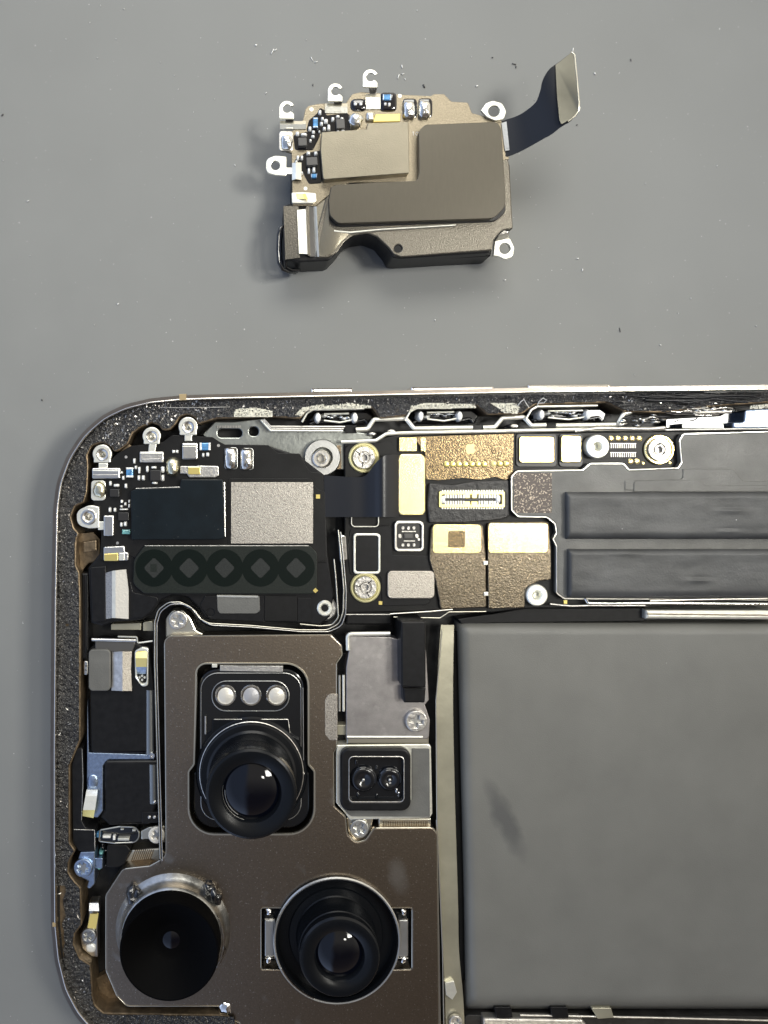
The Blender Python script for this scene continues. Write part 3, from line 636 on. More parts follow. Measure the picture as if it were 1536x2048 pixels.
# ---- battery
def bz(x, y, u, v):
    e1 = min(u * 640 / 26, 1); e2 = min(v * 775 / 24, 1, (1 - v) * 775 / 26)
    f = lambda t: math.sqrt(max(0, 1 - (1 - t) ** 2))
    c = f(e1) * f(e2)
    return .50 + .37 * c + .012 * noise.noise(Vector((x * .006, y * .006, 0)))
hfield('battery', 911, 1242, 1580, 2018, 7, bz, 'battery', ph, 'large matte grey black battery filling the lower right', zbase=.34, sl=18)
# dark rubbed smudge on the wrap
loft('foil_strip', [(882, 1250, .74), (873, 1400, .80), (874, 1600, .80), (880, 1800, .80), (886, 1900, .78), (890, 1990, .74), (892, 2070, .72)],
     [(908, 1250, .70), (906, 1400, .76), (910, 1600, .76), (916, 1800, .76), (918, 1900, .74), (926, 1990, .68), (930, 2070, .68)], .015, 'foil', ph, 'khaki foil strip along the battery edge')
loft('foil_strip', [(908, 1262, .66), (906, 1400, .74), (911, 1600, .74), (917, 1800, .74), (921, 1960, .70)],
     [(914, 1262, .58), (918, 1400, .60), (924, 1600, .60), (930, 1800, .60), (932, 1960, .56)], .015, 'blackmat', ph, 'narrow dark fold beside the battery')
prism('foil_clip', [(890, 1966, 2), (908, 1962, 2), (914, 1985), (905, 2000), (892, 1990)], .7, .80, 'ivory', ph)
cross_screw(912, 2046, 14, .74, ph, 'dullsil', 'screw at the bottom end of the foil strip')
tube('side_rail', [(873, 1640, .86), (878, 1900, .86), (880, 2070, .86)], 1.3, 'steel', ph)
tube('side_rail', [(884, 1260, .90), (872, 1400, .90), (874, 1640, .90), (885, 1900, .88), (888, 2070, .86)], 1.2, 'camedge', ph)
# sockets below the battery
prism('lower_board', [(930, 2030, 8), (1580, 2034), (1580, 2090), (930, 2090)], .4, .66, 'crinkle', ph)
prism('lower_socket', [(966, 2037, 4), (1165, 2040, 4), (1180, 2060), (966, 2060)], .6, .78, 'dullsil', ph, bev=.03, label='silver socket bar at the very bottom')
for x0 in (988, 1100): prism('lower_latch', [(x0, 2014, 2), (x0 + 34, 2014, 2), (x0 + 38, 2036, 2), (x0 + 6, 2036, 2)], .5, .8, 'black', ph)
prism('lower_latch', [(1182, 2016, 2), (1222, 2016, 2), (1228, 2036, 2), (1196, 2038, 2)], .5, .8, 'foil', ph)
tube('lower_rail', [(1040, 2030, .74), (1300, 2035, .74), (1580, 2042, .74)], 2, 'dullsil', ph)

# ---- camera assembly
def to_px(cx, cy, zc, rr, a, z):                    # photo point of a spot on a round upright body whose axis passes (cx, cy) at zc
    c = W(cx, cy, zc); x = c.x + rr / 100 * math.cos(R(a)); y = c.y - rr / 100 * math.sin(R(a)); k = (D - z) / D / 100.0
    return (NX + (x - (NX - 768) / 100) / k, NY - (y - (1024 - NY) / 100) / k, z)
A_OUT = [(392, 1370), (392, 1326, 46), (617, 1326, 46), (617, 1528, 10), (629, 1542, 10), (629, 1668, 52), (377, 1668, 52), (377, 1542, 10), (388, 1528, 10)]
th = [R(a) for a in range(0, 360, 6)]
def c_hole(R0, tw):
    out = []
    for a in range(0, 360, 5):
        x = 673 + R0 * math.cos(R(a)); y = 1877 + R0 * math.sin(R(a))
        if abs(y - 1877) < 62 and x > 673:
            if not out or out[-1][0] != 'r': out.append(('r',))
            continue
        if abs(y - 1877) < 62 and x < 673:
            if not out or out[-1][0] != 'l': out.append(('l',))
            continue
        out.append((x, y))
    q = []
    for p in out:
        if p[0] == 'r':
            if not any(z == 'R' for z in q): q.append('R')
        elif p[0] == 'l': q.append('L')
        else: q.append(p)
    if q[-1] == 'R' or q[-1] == ('r',): q.pop()
    res = []
    for p in q:
        if p == 'R': res += [(673 + tw, 1877 - 62, 5), (673 + tw, 1877 + 62, 5)]
        elif p == 'L': res += [(673 - tw, 1877 + 62, 5), (673 - tw, 1877 - 62, 5)]
        else: res.append(p)
    return res
# angles run from 0 clockwise in the photo: right tab, lower arc, left tab, upper arc
CH = c_hole(124, 151)
PL = [(329, 1272, 16), (662, 1269, 8), (683, 1290, 8), (684, 1310, 6), (673, 1326, 8), (673, 1494, 4), (667, 1505, 6), (668, 1612, 10), (690, 1632, 8), (694, 1668, 16), (712, 1686, 18), (732, 1680, 14), (748, 1656, 10), (866, 1655, 10), (874, 1668, 6), (878, 2100), (482, 2100), (480, 2046, 6), (462, 2040, 14), (440, 2012, 14), (254, 2012, 14), (234, 1992, 14), (212, 1940, 20), (212, 1790, 14), (246, 1738, 14), (300, 1732, 8), (332, 1714, 22), (332, 1640)]
cp = prism('camera_plate', PL, .55, .93, 'cam', ph, bev=.022, holes=[A_OUT, CH], seg=3, label='bronze grey metal plate holding the three cameras')
tube('plate_rim', [(p.x, p.y, .922) for p in arc_corners(PL)], 1.1, 'camedge', cp, closed=True, n=6)  # thin bright outline added as the plate's edge highlight
tube('plate_rim', [(p.x, p.y, .91) for p in arc_corners(A_OUT)], 2.8, 'camedge', cp, closed=True, n=6)
tube('plate_rim', [(p.x, p.y, .913) for p in arc_corners(CH)], 1.5, 'camedge', cp, closed=True, n=6)
prism('plate_ear', [(331, 1276), (331, 1238, 12), (343, 1221, 14), (366, 1220, 16), (382, 1236, 14), (392, 1260, 10), (414, 1272)], .5, .80, 'camedge', cp, bev=.03)
cross_screw(356, 1241, 19, .80, cp, 'dullsil', 'screw in the ear at the top of the camera plate', 4, 15)
prism('plate_tape', [(675, 1388), (658, 1387, 9), (650, 1400, 8), (650, 1468, 9), (660, 1481, 8), (675, 1480)], .92, .938, 'sand', cp, bev=.004, label='pale sandy tab on the plate edge')
# periscope camera with the flash window
hx = prism('camera_housing', [(397, 1338, 38), (608, 1338, 38), (608, 1536, 8), (619, 1548, 8), (619, 1656, 42), (387, 1656, 42), (387, 1548, 8), (397, 1536, 8)], .45, .83, 'blackgl', ph, bev=.03, label='glossy black camera housing with three flash windows')
tube('housing_line', [(p.x, p.y, .84) for p in arc_corners([(402, 1346, 34), (602, 1346, 34), (602, 1640, 34), (402, 1640, 34)])], .9, 'steelmat', hx, closed=True, n=5)
prism('housing_strip', [(440, 1331), (566, 1332), (566, 1344), (440, 1342)], .80, .90, 'dullsil', hx, bev=.006)
prism('housing_strip', rect(424, 1328, 434, 1335), .80, .94, 'ivory', hx, bev=.004)
tube('window_groove', [(p.x, p.y, .845) for p in arc_corners(rect(424, 1362, 578, 1422, 29))], .8, 'steelmat', hx, closed=True, n=5)
for x, m_ in ((451, 'flash'), (502, 'flashgr'), (553, 'flash')):
    fl = lathe('flash_window', x, 1391, .86, [(20, .82), (20, .85), (19, .862), (16.5, .862), (16, .84)], 'chrome', hx, n=32)
    lathe('flash_diffuser', x + (0.5), 1392.5, .85, [(16.3, .835), (14, .85), (.3, .856)], m_, fl, n=28, sx=.95)
prism('housing_step', [(425, 1439, 3), (577, 1439, 5), (582, 1470, 3), (598, 1478, 3), (598, 1500), (410, 1500), (412, 1470, 4), (424, 1462, 3)], .80, .88, 'barrel', hx, bev=.015)
tube('step_line', [(428, 1438.5, .88), (576, 1438.5, .88), (580, 1466, .88)], .7, 'dullsil', hx, n=5)
tube('side_line', [(411, 1432, .87), (411, 1468, .87)], 1.6, 'steel', hx, n=6)
tube('side_line', [(606, 1375, .9), (607, 1520, .9)], 1.0, 'steelmat', hx, n=6)
tube('side_line', [(600, 1530, .9), (608, 1548, .9)], 1.6, 'steel', hx, n=6)
b = lathe('lens_barrel', 503, 1546, .88, [(106, .8), (106, .86), (103, .89), (98, .90), (96, .96), (94, .98), (84, .99), (80, 1.02), (79, 1.30), (78, 1.34), (79.5, 1.35), (79.5, 1.60), (81, 1.62), (81, 1.80), (80, 1.83), (76, 1.85), (71, 1.85), (60, 1.825), (54, 1.80), (52, 1.76), (50, 1.69), (.3, 1.69)], 'barrel', hx, label='tall black lens barrel under the flash windows', n=72, ang=25)
lathe('barrel_ring', 503, 1546, .88, [(97, .90), (98.5, .91), (97, .92)], 'dullsil', b, n=64)
lathe('lens_glass', 503, 1546, .88, [(50.5, 1.70), (42, 1.745), (28, 1.785), (12, 1.80), (.3, 1.805)], 'glass', b, n=48)
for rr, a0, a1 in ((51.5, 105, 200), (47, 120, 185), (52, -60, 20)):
    tube('glass_glint', [tuple(to_px(503, 1546, .88, rr, a, 1.735)) for a in range(a0, a1, 8)], .6, 'steelmat', b, n=5)  # silver arcs drawn in as crescent reflections on the glass
# lower left camera
b = lathe('lens_barrel', 346, 1861, .93, [(106, .92), (104, .94), (100, .97), (95, 1.02), (94, 1.08), (94.5, 1.1), (94.5, 1.2), (92, 1.22), (91, 1.34), (90, 1.36), (90, 1.56), (88.5, 1.59), (86, 1.59), (83, 1.56), (60, 1.40), (36, 1.26), (28, 1.22), (.3, 1.22)], 'barrelmt', ph, label='wide matte black lens at the lower left', n=72)
lathe('barrel_skirt', 346, 1861, .93, [(109, .91), (108, .94), (101, .99), (96.5, 1.06), (95.8, 1.16), (95, 1.2), (92.2, 1.23)], 'gunmetal', b, n=64)
lathe('lens_glass', 346, 1861, .93, [(16, 1.225), (10, 1.24), (.3, 1.245)], 'glass', b, n=32)
for a, l in ((-146, 26), (-44, 34), (28, 20)):
    for k in range(3): dome('glue_blob', 346 + (104 + random.uniform(-6, 6)) * math.cos(R(a + k * 5)), 1861 + (104 + random.uniform(-6, 6)) * math.sin(R(a + k * 5)), random.uniform(16, 24), random.uniform(18, l + 4), .93, random.uniform(.14, .26), 'blackgl' if k % 2 else 'chrome' if a == -38 else 'blackgl', b, lump=.5)
# right camera
b = prism('camera_cradle', [(p[0], p[1], 4) if len(p) == 3 else p for p in c_hole(121, 147)], .5, .80, 'barrel', ph, bev=.02, label='black cradle round the lower right lens')
lathe('lens_barrel', 673, 1877, .93, [(119, .8), (119, .98), (117, 1.01), (113, 1.01), (110, .97), (108.5, .60), (92, .56), (90, .80), (88, .83), (76, .84), (74, .86), (73, 1.30), (71, 1.32), (73, 1.34), (73, 1.48), (70, 1.52), (64, 1.53), (52, 1.51), (46, 1.48), (43, 1.42), (42, 1.38), (.3, 1.38)], 'barrel', b, label='lower right lens barrel inside a polished ring', n=72, ang=25)
lathe('barrel_ring', 673, 1877, .93, [(118.6, .97), (119.6, 1.0), (117.6, 1.022), (115.5, 1.018), (114.5, 1.0)], 'steelmat', b, n=72)
lathe('lens_glass', 673, 1877, .93, [(42.5, 1.39), (34, 1.44), (20, 1.475), (.3, 1.49)], 'glass', b, n=48)
for sx_ in (-1, 1):
    prism('cradle_arm', rrect(673 + sx_ * 134, 1877, 19, 74, 3), .8, .90, 'steelmat', b, bev=.02)
    tube('arm_ring', [(673 + sx_ * (143 if k in (0, 3) else 124), y, .90) for k, y in enumerate((1838, 1838, 1916, 1916))], 1.0, 'steel', b, n=5)
    for y in (1826, 1922): dome('cradle_screw', 673 + sx_ * 135, y, 15, 17, .8, .12, 'chrome', b, lump=.25)
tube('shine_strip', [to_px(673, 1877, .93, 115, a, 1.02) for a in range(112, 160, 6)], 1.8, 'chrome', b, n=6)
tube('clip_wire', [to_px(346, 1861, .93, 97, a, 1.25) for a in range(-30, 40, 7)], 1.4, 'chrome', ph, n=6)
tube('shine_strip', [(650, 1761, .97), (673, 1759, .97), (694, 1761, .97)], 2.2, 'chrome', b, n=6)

# ---- bracket and depth sensor right of the cameras
prism('spacer', [(674, 1310), (692, 1306), (692, 1480), (674, 1480)], .3, .62, 'black', ph)
tube('bright_edge', [(679, 1350, .9), (679, 1422, .9)], 2.4, 'camedge', ph); tube('bright_edge', [(687, 1350, .9), (687, 1422, .9)], 2.6, 'ivory', ph)
prism('bright_edge', [(675, 1450), (692, 1450), (692, 1470), (675, 1470)], .6, .84, 'foil', ph)
br = prism('metal_bracket', [(693, 1272, 4), (780, 1274), (800, 1280), (852, 1300), (858, 1400), (850, 1410), (860, 1440, 12), (858, 1478, 6), (692, 1478, 2), (692, 1335), (698, 1298)], .6, .92, 'plate', ph, bev=.015, label='scuffed silver plate beside the camera plate')
tube('folded_edge', open_round([(696, 1300, .94), (695, 1268, .94), (780, 1267, .94)], 8), 4.2, 'ivory', br, n=8)
prism('folded_edge', rect(693, 1470, 858, 1489, 2), .62, .90, 'camedge', br, bev=.03)
tube('folded_edge', [(694, 1474, .92), (845, 1474, .92)], 2.2, 'ivory', br)
cross_screw(833, 1443, 22, .92, br, 'dullsil', 'screw at the corner of the scuffed silver plate', 4, 10, .09)
bb = prism('black_block', [(802, 1243, 3), (852, 1243, 3), (852, 1376, 3), (803, 1374, 3)], .5, 1.32, 'black', ph, bev=.03, label='tall black rubber block beside the battery')
prism('block_foot', [(806, 1376), (852, 1376), (850, 1406, 3), (808, 1406, 3)], .5, 1.16, 'black', bb, bev=.03)
prism('dark_bar', rect(692, 1224, 784, 1250, 2), .4, .74, 'black', ph, bev=.03)
tube('bar_edge', [(692, 1229, .76), (780, 1229, .76)], 1.2, 'dullsil', ph)
sb = prism('sensor_frame', [(674, 1490), (862, 1488, 8), (865, 1628, 4), (860, 1636), (700, 1640), (684, 1620, 10), (672, 1606), (672, 1508, 12)], .55, .90, 'ivory', ph, bev=.02, label='silver framed depth sensor with two small lenses')
prism('sensor_panel', [(824, 1497), (859, 1497, 2), (860, 1634, 2), (700, 1633, 16), (686, 1616, 8), (686, 1600), (824, 1600)], .88, .925, 'greysh', sb, bev=.008)
prism('sensor_bezel', rect(681, 1497, 822, 1623, 19), .86, 1.04, 'black', sb, bev=.04, seg=3, holes=[rect(699, 1514, 807, 1603, 9)])
tube('bezel_line', [(p.x, p.y, 1.03) for p in arc_corners(rect(698, 1513, 808, 1604, 9))], 1.0, 'dullsil', sb, closed=True, n=5)
tube('bezel_line', open_round([(683, 1580, 1.0), (686, 1604, 1.0), (700, 1620, 1.0)], 8), 1.3, 'steel', sb, n=5)
prism('sensor_well', rect(698, 1513, 808, 1604, 9), .86, .915, 'blackgl', sb, bev=0)
for x, r_ in ((727, 21), (780, 19)):
    l = lathe('sensor_lens', x, 1560, 1.0, [(r_ + 6, .88), (r_ + 3, .95), (r_, .99), (r_ - 2, 1.0), (r_ * .5, .99), (r_ * .3, .96), (.3, .96)], 'blackgl', sb, n=36)
    dome('lens_pupil', x, 1561, 6, 6, .955, .03, 'steelmat', l)
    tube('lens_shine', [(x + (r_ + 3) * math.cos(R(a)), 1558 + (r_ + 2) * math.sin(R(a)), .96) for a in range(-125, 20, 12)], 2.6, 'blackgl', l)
for k in range(6): dome('sensor_glue', (712, 716, 754, 754, 795, 798)[k], (1525, 1592, 1536, 1592, 1582, 1590)[k], 8, 13, .88, .05, 'chrome' if k > 3 else 'blackgl', sb, lump=.4)
pe = prism('plate_ear', [(692, 1634, 4), (748, 1634, 4), (742, 1660, 8), (728, 1682, 10), (708, 1682, 10), (696, 1664, 8)], .5, .80, 'camedge', sb, bev=.03)
cross_screw(719, 1658, 19, .80, pe, 'steelmat', None, 4, 30)
prism('ribbed_strip', rect(757, 1637, 862, 1654, 2), .6, .85, 'camedge', ph, bev=.02)
multi('ribs', [rect(766 + k * 3.5, 1643, 767.8 + k * 3.5, 1652) for k in range(26)], .84, .87, 'tan', ph)

# ---- left column: speaker body, clips and side screws
prism('seal_bar', rect(162, 1146, 177, 1320, 3), .4, .80, 'black', ph, bev=.04)
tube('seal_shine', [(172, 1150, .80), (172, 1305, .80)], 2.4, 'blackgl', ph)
prism('bronze_bracket', [(154, 1068), (186, 1064), (200, 1078), (200, 1120), (176, 1128, 8), (160, 1148)], .3, .66, 'tan', ph, bev=.02)
prism('bronze_tab', [(166, 1084, 2), (193, 1080, 2), (193, 1102, 2), (166, 1106, 2)], .6, .82, 'tan', ph, bev=.02, label='small bronze tab on the left inner wall')
prism('bronze_floor', [(188, 1960), (225, 1940), (262, 2022), (194, 2022)], .33, .50, 'tan', ph)
prism('bronze_floor', [(188, 2012), (480, 2014), (480, 2034), (190, 2034)], .33, .60, 'tan', ph)
prism('foil_bit', [(222, 1248, 3), (282, 1246), (282, 1260), (222, 1260)], .5, .70, 'foil', ph, bev=.01); prism('foil_bit', [(286, 1244, 4), (306, 1242, 4), (306, 1262), (286, 1262)], .5, .70, 'foil', ph, bev=.01)
bt = prism('earpiece_body', [(176, 1300, 6), (196, 1280, 4), (272, 1284, 3), (300, 1300, 4), (310, 1370), (311, 1508, 4), (180, 1508, 10)], .4, .80, 'black', ph, bev=.06, seg=4, label='tall black part with a metal clip at its head')
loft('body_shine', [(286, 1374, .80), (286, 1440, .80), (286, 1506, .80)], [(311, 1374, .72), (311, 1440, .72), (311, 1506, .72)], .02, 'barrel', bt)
tube('body_corner', [(301, 1378, .73), (301, 1506, .73)], 10, 'satin', bt, n=24)  # lighter tube painting the long highlight down the black corner
tube('body_corner', [(184, 1279, .86), (272, 1281, .86)], 3.4, 'steel', bt)
prism('head_clip', [(190, 1280, 3), (272, 1284, 3), (264, 1304), (190, 1304)], .7, .86, 'chip', bt, bev=.02)
prism('square_pad', rect(177, 1299, 221, 1382, 9), .78, .90, 'greysh', bt, bev=.02, label='dark rounded square pad')
loft('silver_clip', [(224, 1304, .84), (224, 1340, .84), (223, 1381, .84)], [(245, 1303, .92), (245, 1340, .92), (245, 1382, .92)], .03, 'dullsil', bt)
loft('silver_clip', [(245, 1303, .92), (245, 1340, .92), (245, 1382, .92)], [(264, 1303, .86), (262, 1340, .86), (264, 1382, .86)], .03, 'sand', bt)
gc = prism('gold_contact', [(269, 1302, 8), (284, 1294, 3), (297, 1296, 5), (296, 1372, 5), (284, 1374, 8), (270, 1356, 6)], .78, .86, 'ivory', bt, bev=.02, holes=[[(273, 1304, 5), (293, 1302, 4), (293, 1366, 6), (282, 1368, 6), (273, 1352, 5)]])
sheet('contact_leaf', [(272, 1303, .84), (294, 1301, .84), (294, 1316, .92), (271, 1316, .92)], .02, 'goldbr', gc)
sheet('contact_leaf', [(271, 1316, .92), (294, 1316, .92), (293, 1334, .88), (272, 1334, .88)], .02, 'goldflat', gc)
sheet('contact_leaf', [(272, 1334, .88), (293, 1334, .88), (291, 1348, .80), (274, 1348, .80)], .02, 'bluesteel', gc)
multi('contact_dots', [circ(x, y, 2.3, 10) for x, y in ((279, 1355), (284, 1360), (289, 1355), (284, 1352))], .8, .835, 'ivory', gc)
tube('wire_loop', open_round([(236, 1273, .9), (274, 1274, .9), (275, 1286, .9), (305, 1282, .9)], 3), 1.6, 'ivory', ph, n=6)
prism('left_button', rect(167, 1322, 176, 1350, 3), .5, .86, 'steel', ph, bev=.02); 
for y in (1332, 1340): tube('button_mark', [(170, y, .865), (174, y, .865)], .8, 'blackmat', ph)
sbk = prism('steel_bracket', [(175, 1400), (178, 1505), (300, 1509), (310, 1519), (216, 1519, 8), (206, 1532, 6), (206, 1622), (196, 1635), (176, 1634), (173, 1560)], .5, .77, 'bluesteel', ph, bev=.015, label='bluish steel bracket left of the black bodies')
dome('bracket_stamp', 185, 1564, 20, 26, .77, .03, 'bluesteel', sbk)
sheet('spring_contact', [(173, 1580, .80), (195, 1580, .80), (194, 1592, .92), (171, 1592, .92)], .02, 'white', sbk)
sheet('spring_contact', [(171, 1592, .92), (194, 1592, .92), (190, 1620, .98), (166, 1620, .98)], .02, 'ivory', sbk)
sheet('spring_contact', [(166, 1620, .98), (190, 1620, .98), (187, 1636, .88), (165, 1632, .88)], .02, 'goldbr', sbk)
b2 = prism('lower_body', [(207, 1521, 8), (318, 1520, 4), (318, 1600), (300, 1650, 4), (218, 1652, 6), (200, 1636), (208, 1620)], .4, .80, 'black', ph, bev=.06, seg=4, label='shorter black part below the steel bracket')
tube('body_corner', [(307, 1526, .73), (308, 1604, .73)], 10, 'satin', b2, n=24)  # painted corner highlight on the shorter body
lathe('small_screw', 304, 1512, .85, [(7, .7), (7, .82), (5, .85), (2, .85), (1.6, .82), (.3, .82)], 'chrome', ph, n=16)
lathe('small_screw', 308, 1605, .85, [(4, .7), (4, .82), (.3, .84)], 'chrome', ph, n=12)
prism('dark_socket', rect(284, 1624, 316, 1646, 2), .5, .82, 'black', ph, bev=.01)
for x in (299, 309): lathe('socket_pin', x, 1634, .82, [(3, .8), (3, .83), (1.5, .835), (.3, .83)], 'dullsil', ph, n=10)
lp = prism('long_black_clip', [(152, 1497, 3), (164, 1495, 2), (165, 1560), (163, 1640, 8), (172, 1656, 5), (190, 1660, 3), (190, 1703, 2), (158, 1703, 6), (145, 1688, 5), (143, 1530, 6)], .45, .86, 'black', ph, bev=.02, label='long matte black clip along the left wall')
tube('clip_edge', [(164, 1498, .86), (166, 1560, .86), (163, 1640, .86)], .8, 'steelmat', lp)
tube('clip_edge', [(148, 1659, .87), (189, 1660, .87), (190, 1700, .87)], .7, 'dullsil', lp)
lo = tube('oval_gasket', [(p.x, p.y, .84) for p in arc_corners([(200, 1660, 3), (240, 1653, 8), (278, 1654, 16), (278, 1684, 16), (230, 1686, 4), (198, 1682, 3)])], 1.5, 'camedge', ph, closed=True, n=6, label='thin pale oval loop around small parts')
prism('oval_well', [(200, 1660, 3), (240, 1653, 8), (278, 1654, 16), (278, 1684, 16), (230, 1686, 4), (198, 1682, 3)], .4, .66, 'blackgl', ph)
for x, y, a, b_, m_ in ((213, 1674, 16, 5, 'white'), (228, 1676, 5, 9, 'white'), (247, 1679, 23, 5, 'ivory'), (197, 1671, 8, 9, 'blue'), (244, 1659, 6, 3, 'ivory'), (268, 1661, 7, 4, 'ivory')):
    prism('tiny_component', rrect(x, y, a, b_, 1), .64, .74, m_, lo, bev=.01)
sc2 = prism('screw_bracket', [(282, 1662, 3), (298, 1654, 5), (330, 1652), (330, 1686), (306, 1684, 6), (296, 1678), (282, 1680, 3)], .5, .76, 'camedge', ph, bev=.02)
cross_screw(313, 1671, 17, .78, sc2, 'flash', 'pale screw left of the camera plate', 4, 60, .05)
prism('lower_black_part', [(214, 1690, 4), (252, 1690), (262, 1700, 6), (250, 1728), (238, 1735), (212, 1735, 4)], .4, .72, 'blackmat', ph, bev=.02)
prism('ribbed_slope', [(262, 1700, 8), (322, 1696, 10), (332, 1706, 12), (320, 1724, 8), (248, 1725)], .34, .64, 'camedge', ph, bev=.03)
multi('slope_ribs', [[(262 + k * 4, 1722), (264 + k * 4, 1722), (272 + k * 4, 1700), (270 + k * 4, 1700)] for k in range(10)], .63, .66, 'tan', ph)
bs = prism('blue_bracket', [(161, 1704, 2), (190, 1703, 2), (190, 1768, 8), (180, 1778, 5), (173, 1776, 3), (177, 1762), (160, 1755, 12), (150, 1738, 14)], .5, .84, 'bluesteel', ph, bev=.02, label='blue tinted bracket with a screw on the left wall')
cross_screw(166, 1737, 19, .84, bs, 'bluesteel', None, 5, 10, .06)
for k in range(9): dome('tiny_part', random.uniform(197, 214), 1690 + k * 6, random.uniform(6, 12), random.uniform(5, 10), .5, .2, random.choice(['teal', 'dullsil', 'blackgl', 'blackgl']), ph, lump=.4)
prism('tiny_bracket', rect(191, 1716, 205, 1737, 2), .5, .78, 'bluesteel', ph, bev=.01)
sl = prism('grounding_spring', [(178, 1805, 3), (198, 1804, 3), (197, 1832), (195, 1862), (196, 1915, 3), (184, 1914), (164, 1898, 8), (160, 1870, 12), (176, 1850, 8), (177, 1830)], .5, .72, 'steel', ph, bev=.02, label='curved silver spring with a screw near the lower left wall')
sheet('spring_leaf', [(179, 1806, .76), (197, 1806, .76), (198, 1822, .86), (178, 1822, .86)], .02, 'steel', sl)
sheet('spring_leaf', [(180, 1828, .84), (197, 1828, .84), (192, 1858, .92), (175, 1856, .92)], .02, 'goldbr', sl)
cross_screw(177, 1873, 15, .74, sl, 'steelmat', None, 4, 45, .06)
dome('weld_dot', 181, 1898, 19, 17, .72, .04, 'white', sl)
# bottom edge bits
lathe('chrome_screw', 303, 2027, .7, [(16, .4), (16, .66), (13, .7), (6, .7), (5, .66), (.3, .66)], 'chrome', ph, n=28, sy=.6)
dome('solder_ball', 451, 2018, 38, 36, .66, .3, 'chrome', ph, lump=.5, label='rough chrome ball at the bottom edge')
prism('pale_clip', [(362, 2031, 2), (378, 2030, 2), (378, 2048), (398, 2044), (402, 2060), (362, 2060)], .6, .86, 'steel', ph, bev=.02)
tube('bent_wire', open_round([(345, 2030, .8), (390, 2030, .8), (404, 2020, .8), (412, 2036, .8), (430, 2060, .8)], 6), 1.4, 'camedge', ph)
# ------------------------------------------------------------------ THE LOOSE MODULE on the mat
lm = thing('loudspeaker_module', 'loose bronze and black speaker module with curved flex cable, lying on the grey mat', 'speaker module', (0, 6.5, 0))
HB = [(567, 412, 3), (570, 519, 4), (600, 524, 6), (658, 521, 14), (676, 503, 14), (690, 483, 14), (708, 472, 14), (735, 468, 22), (760, 478, 14), (778, 500, 12), (786, 515, 6), (800, 517), (980, 505, 5), (985, 480, 10), (1000, 462, 8), (1026, 457, 2), (1020, 330), (1013, 318), (1006, 250, 6), (990, 242), (600, 270), (586, 300), (583, 405)]
hb = prism('housing', HB, .04, .84, 'black', lm, bev=.03, label='black plastic body under the metal cover')
prism('housing_foot', [(786, 500), (984, 494), (982, 512, 4), (795, 522, 6)], .0, .60, 'black', hb, bev=.03)
cvr = prism('metal_cover', [(658, 380), (700, 368), (836, 352), (1012, 300), (1019, 330), (1026, 457, 3), (1004, 461, 10), (988, 478, 8), (984, 500, 3), (802, 514, 5), (788, 509, 8), (776, 494, 12), (755, 474, 16), (735, 466, 20), (706, 471, 16), (690, 482, 14), (674, 505, 14), (656, 515, 12), (632, 515), (634, 460), (650, 400)], .80, .87, 'cover', lm, bev=.02, label='grained bronze cover with a round sound hole', holes=[circ(796, 497, 8, 24)])
prism('sound_hole', circ(796, 497, 9, 24), .70, .805, 'chipdk', cvr, bev=0)
sheet('cover_slope', [(628, 413, .84), (662, 373, .86), (686, 370, .88), (664, 388, .91), (657, 400, .91), (658, 452, .91), (682, 464, .91), (700, 466, .90), (678, 488, .89), (662, 508, .89), (633, 514, .86)], .05, 'tanmetal', lm, 'bright sandy slope of the cover')
sheet('cover_slope', [(626, 413, .84), (633, 413, .90), (638, 513, .90), (631, 514, .84)], .04, 'ivory', lm)
tube('cover_ridge', [(664, 386, .92), (672, 376, .92), (686, 370.5, .91)], 1.8, 'ivory', lm); tube('cover_ridge', [(668, 462, .90), (700, 465, .90), (760, 459, .90), (830, 455, .90), (912, 450, .90)], 2.0, 'ivory', lm)
sheet('end_face', [(567, 412, .88), (597, 412, .88), (600, 515, .88), (571, 519, .86)], .07, 'cover', lm, 'flat bronze end at the lower left')
sheet('end_ridge', [(594, 420, .92), (612, 418, .905), (616, 508, .905), (598, 507, .92)], .05, 'ivory', lm, 'bright upright ridge near the left end')
sheet('end_ridge', [(612, 413, .925), (618, 413, .90), (621, 512, .90), (616, 510, .925)], .05, 'cover', lm)
sheet('end_ridge', [(616, 413, .90), (628, 412, .84), (632, 513, .84), (620, 513, .90)], .05, 'chip', lm)
prism('speaker_pad', [(662, 376), (672, 371, 5), (836, 361, 6), (839, 345), (838, 262, 12), (850, 250, 8), (996, 244, 11), (1003, 262), (1011, 390), (1012, 425, 20), (990, 443, 24), (676, 453, 16), (660, 438, 14), (657, 395, 20)], .86, .925, 'chipdk', lm, bev=.02)
prism('film_pad', [(662, 374), (674, 369, 5), (834, 361, 6), (838, 345), (837, 263, 14), (850, 249, 12), (995, 243, 13), (1003, 258), (1011, 388), (1012, 412, 26), (988, 437, 26), (675, 447, 18), (659, 430, 16), (657, 400, 24)], .925, 1.05, 'pad', lm, bev=.012, label='large L shaped dark satin pad')
bd = prism('circuit_board', [(583, 306), (562, 300), (560, 262), (585, 262), (606, 240, 8), (612, 212, 14), (640, 207, 4), (692, 206), (704, 188, 10), (722, 184, 4), (800, 189), (862, 192), (868, 188), (888, 188, 4), (903, 203, 5), (936, 205, 5), (944, 226), (1002, 241), (1012, 262), (1018, 300), (1018, 318), (1000, 322), (836, 363), (700, 365), (682, 372), (630, 412), (585, 412)], .83, .88, 'tanboard', lm, bev=.008, label='warm metallic circuit board with tiny parts')
prism('shield_box', [(643, 264, 3), (733, 258), (735, 246, 2), (817, 243, 2), (819, 346, 3), (646, 359, 5), (641, 300)], .87, 1.075, 'tanmetal', lm, bev=.012, label='smooth warm metal shield box')
multi('board_number', [rect(826.2, 263, 827.4, 270.5), rect(825, 263.6, 826.4, 264.8)], .88, .883, 'print', bd)
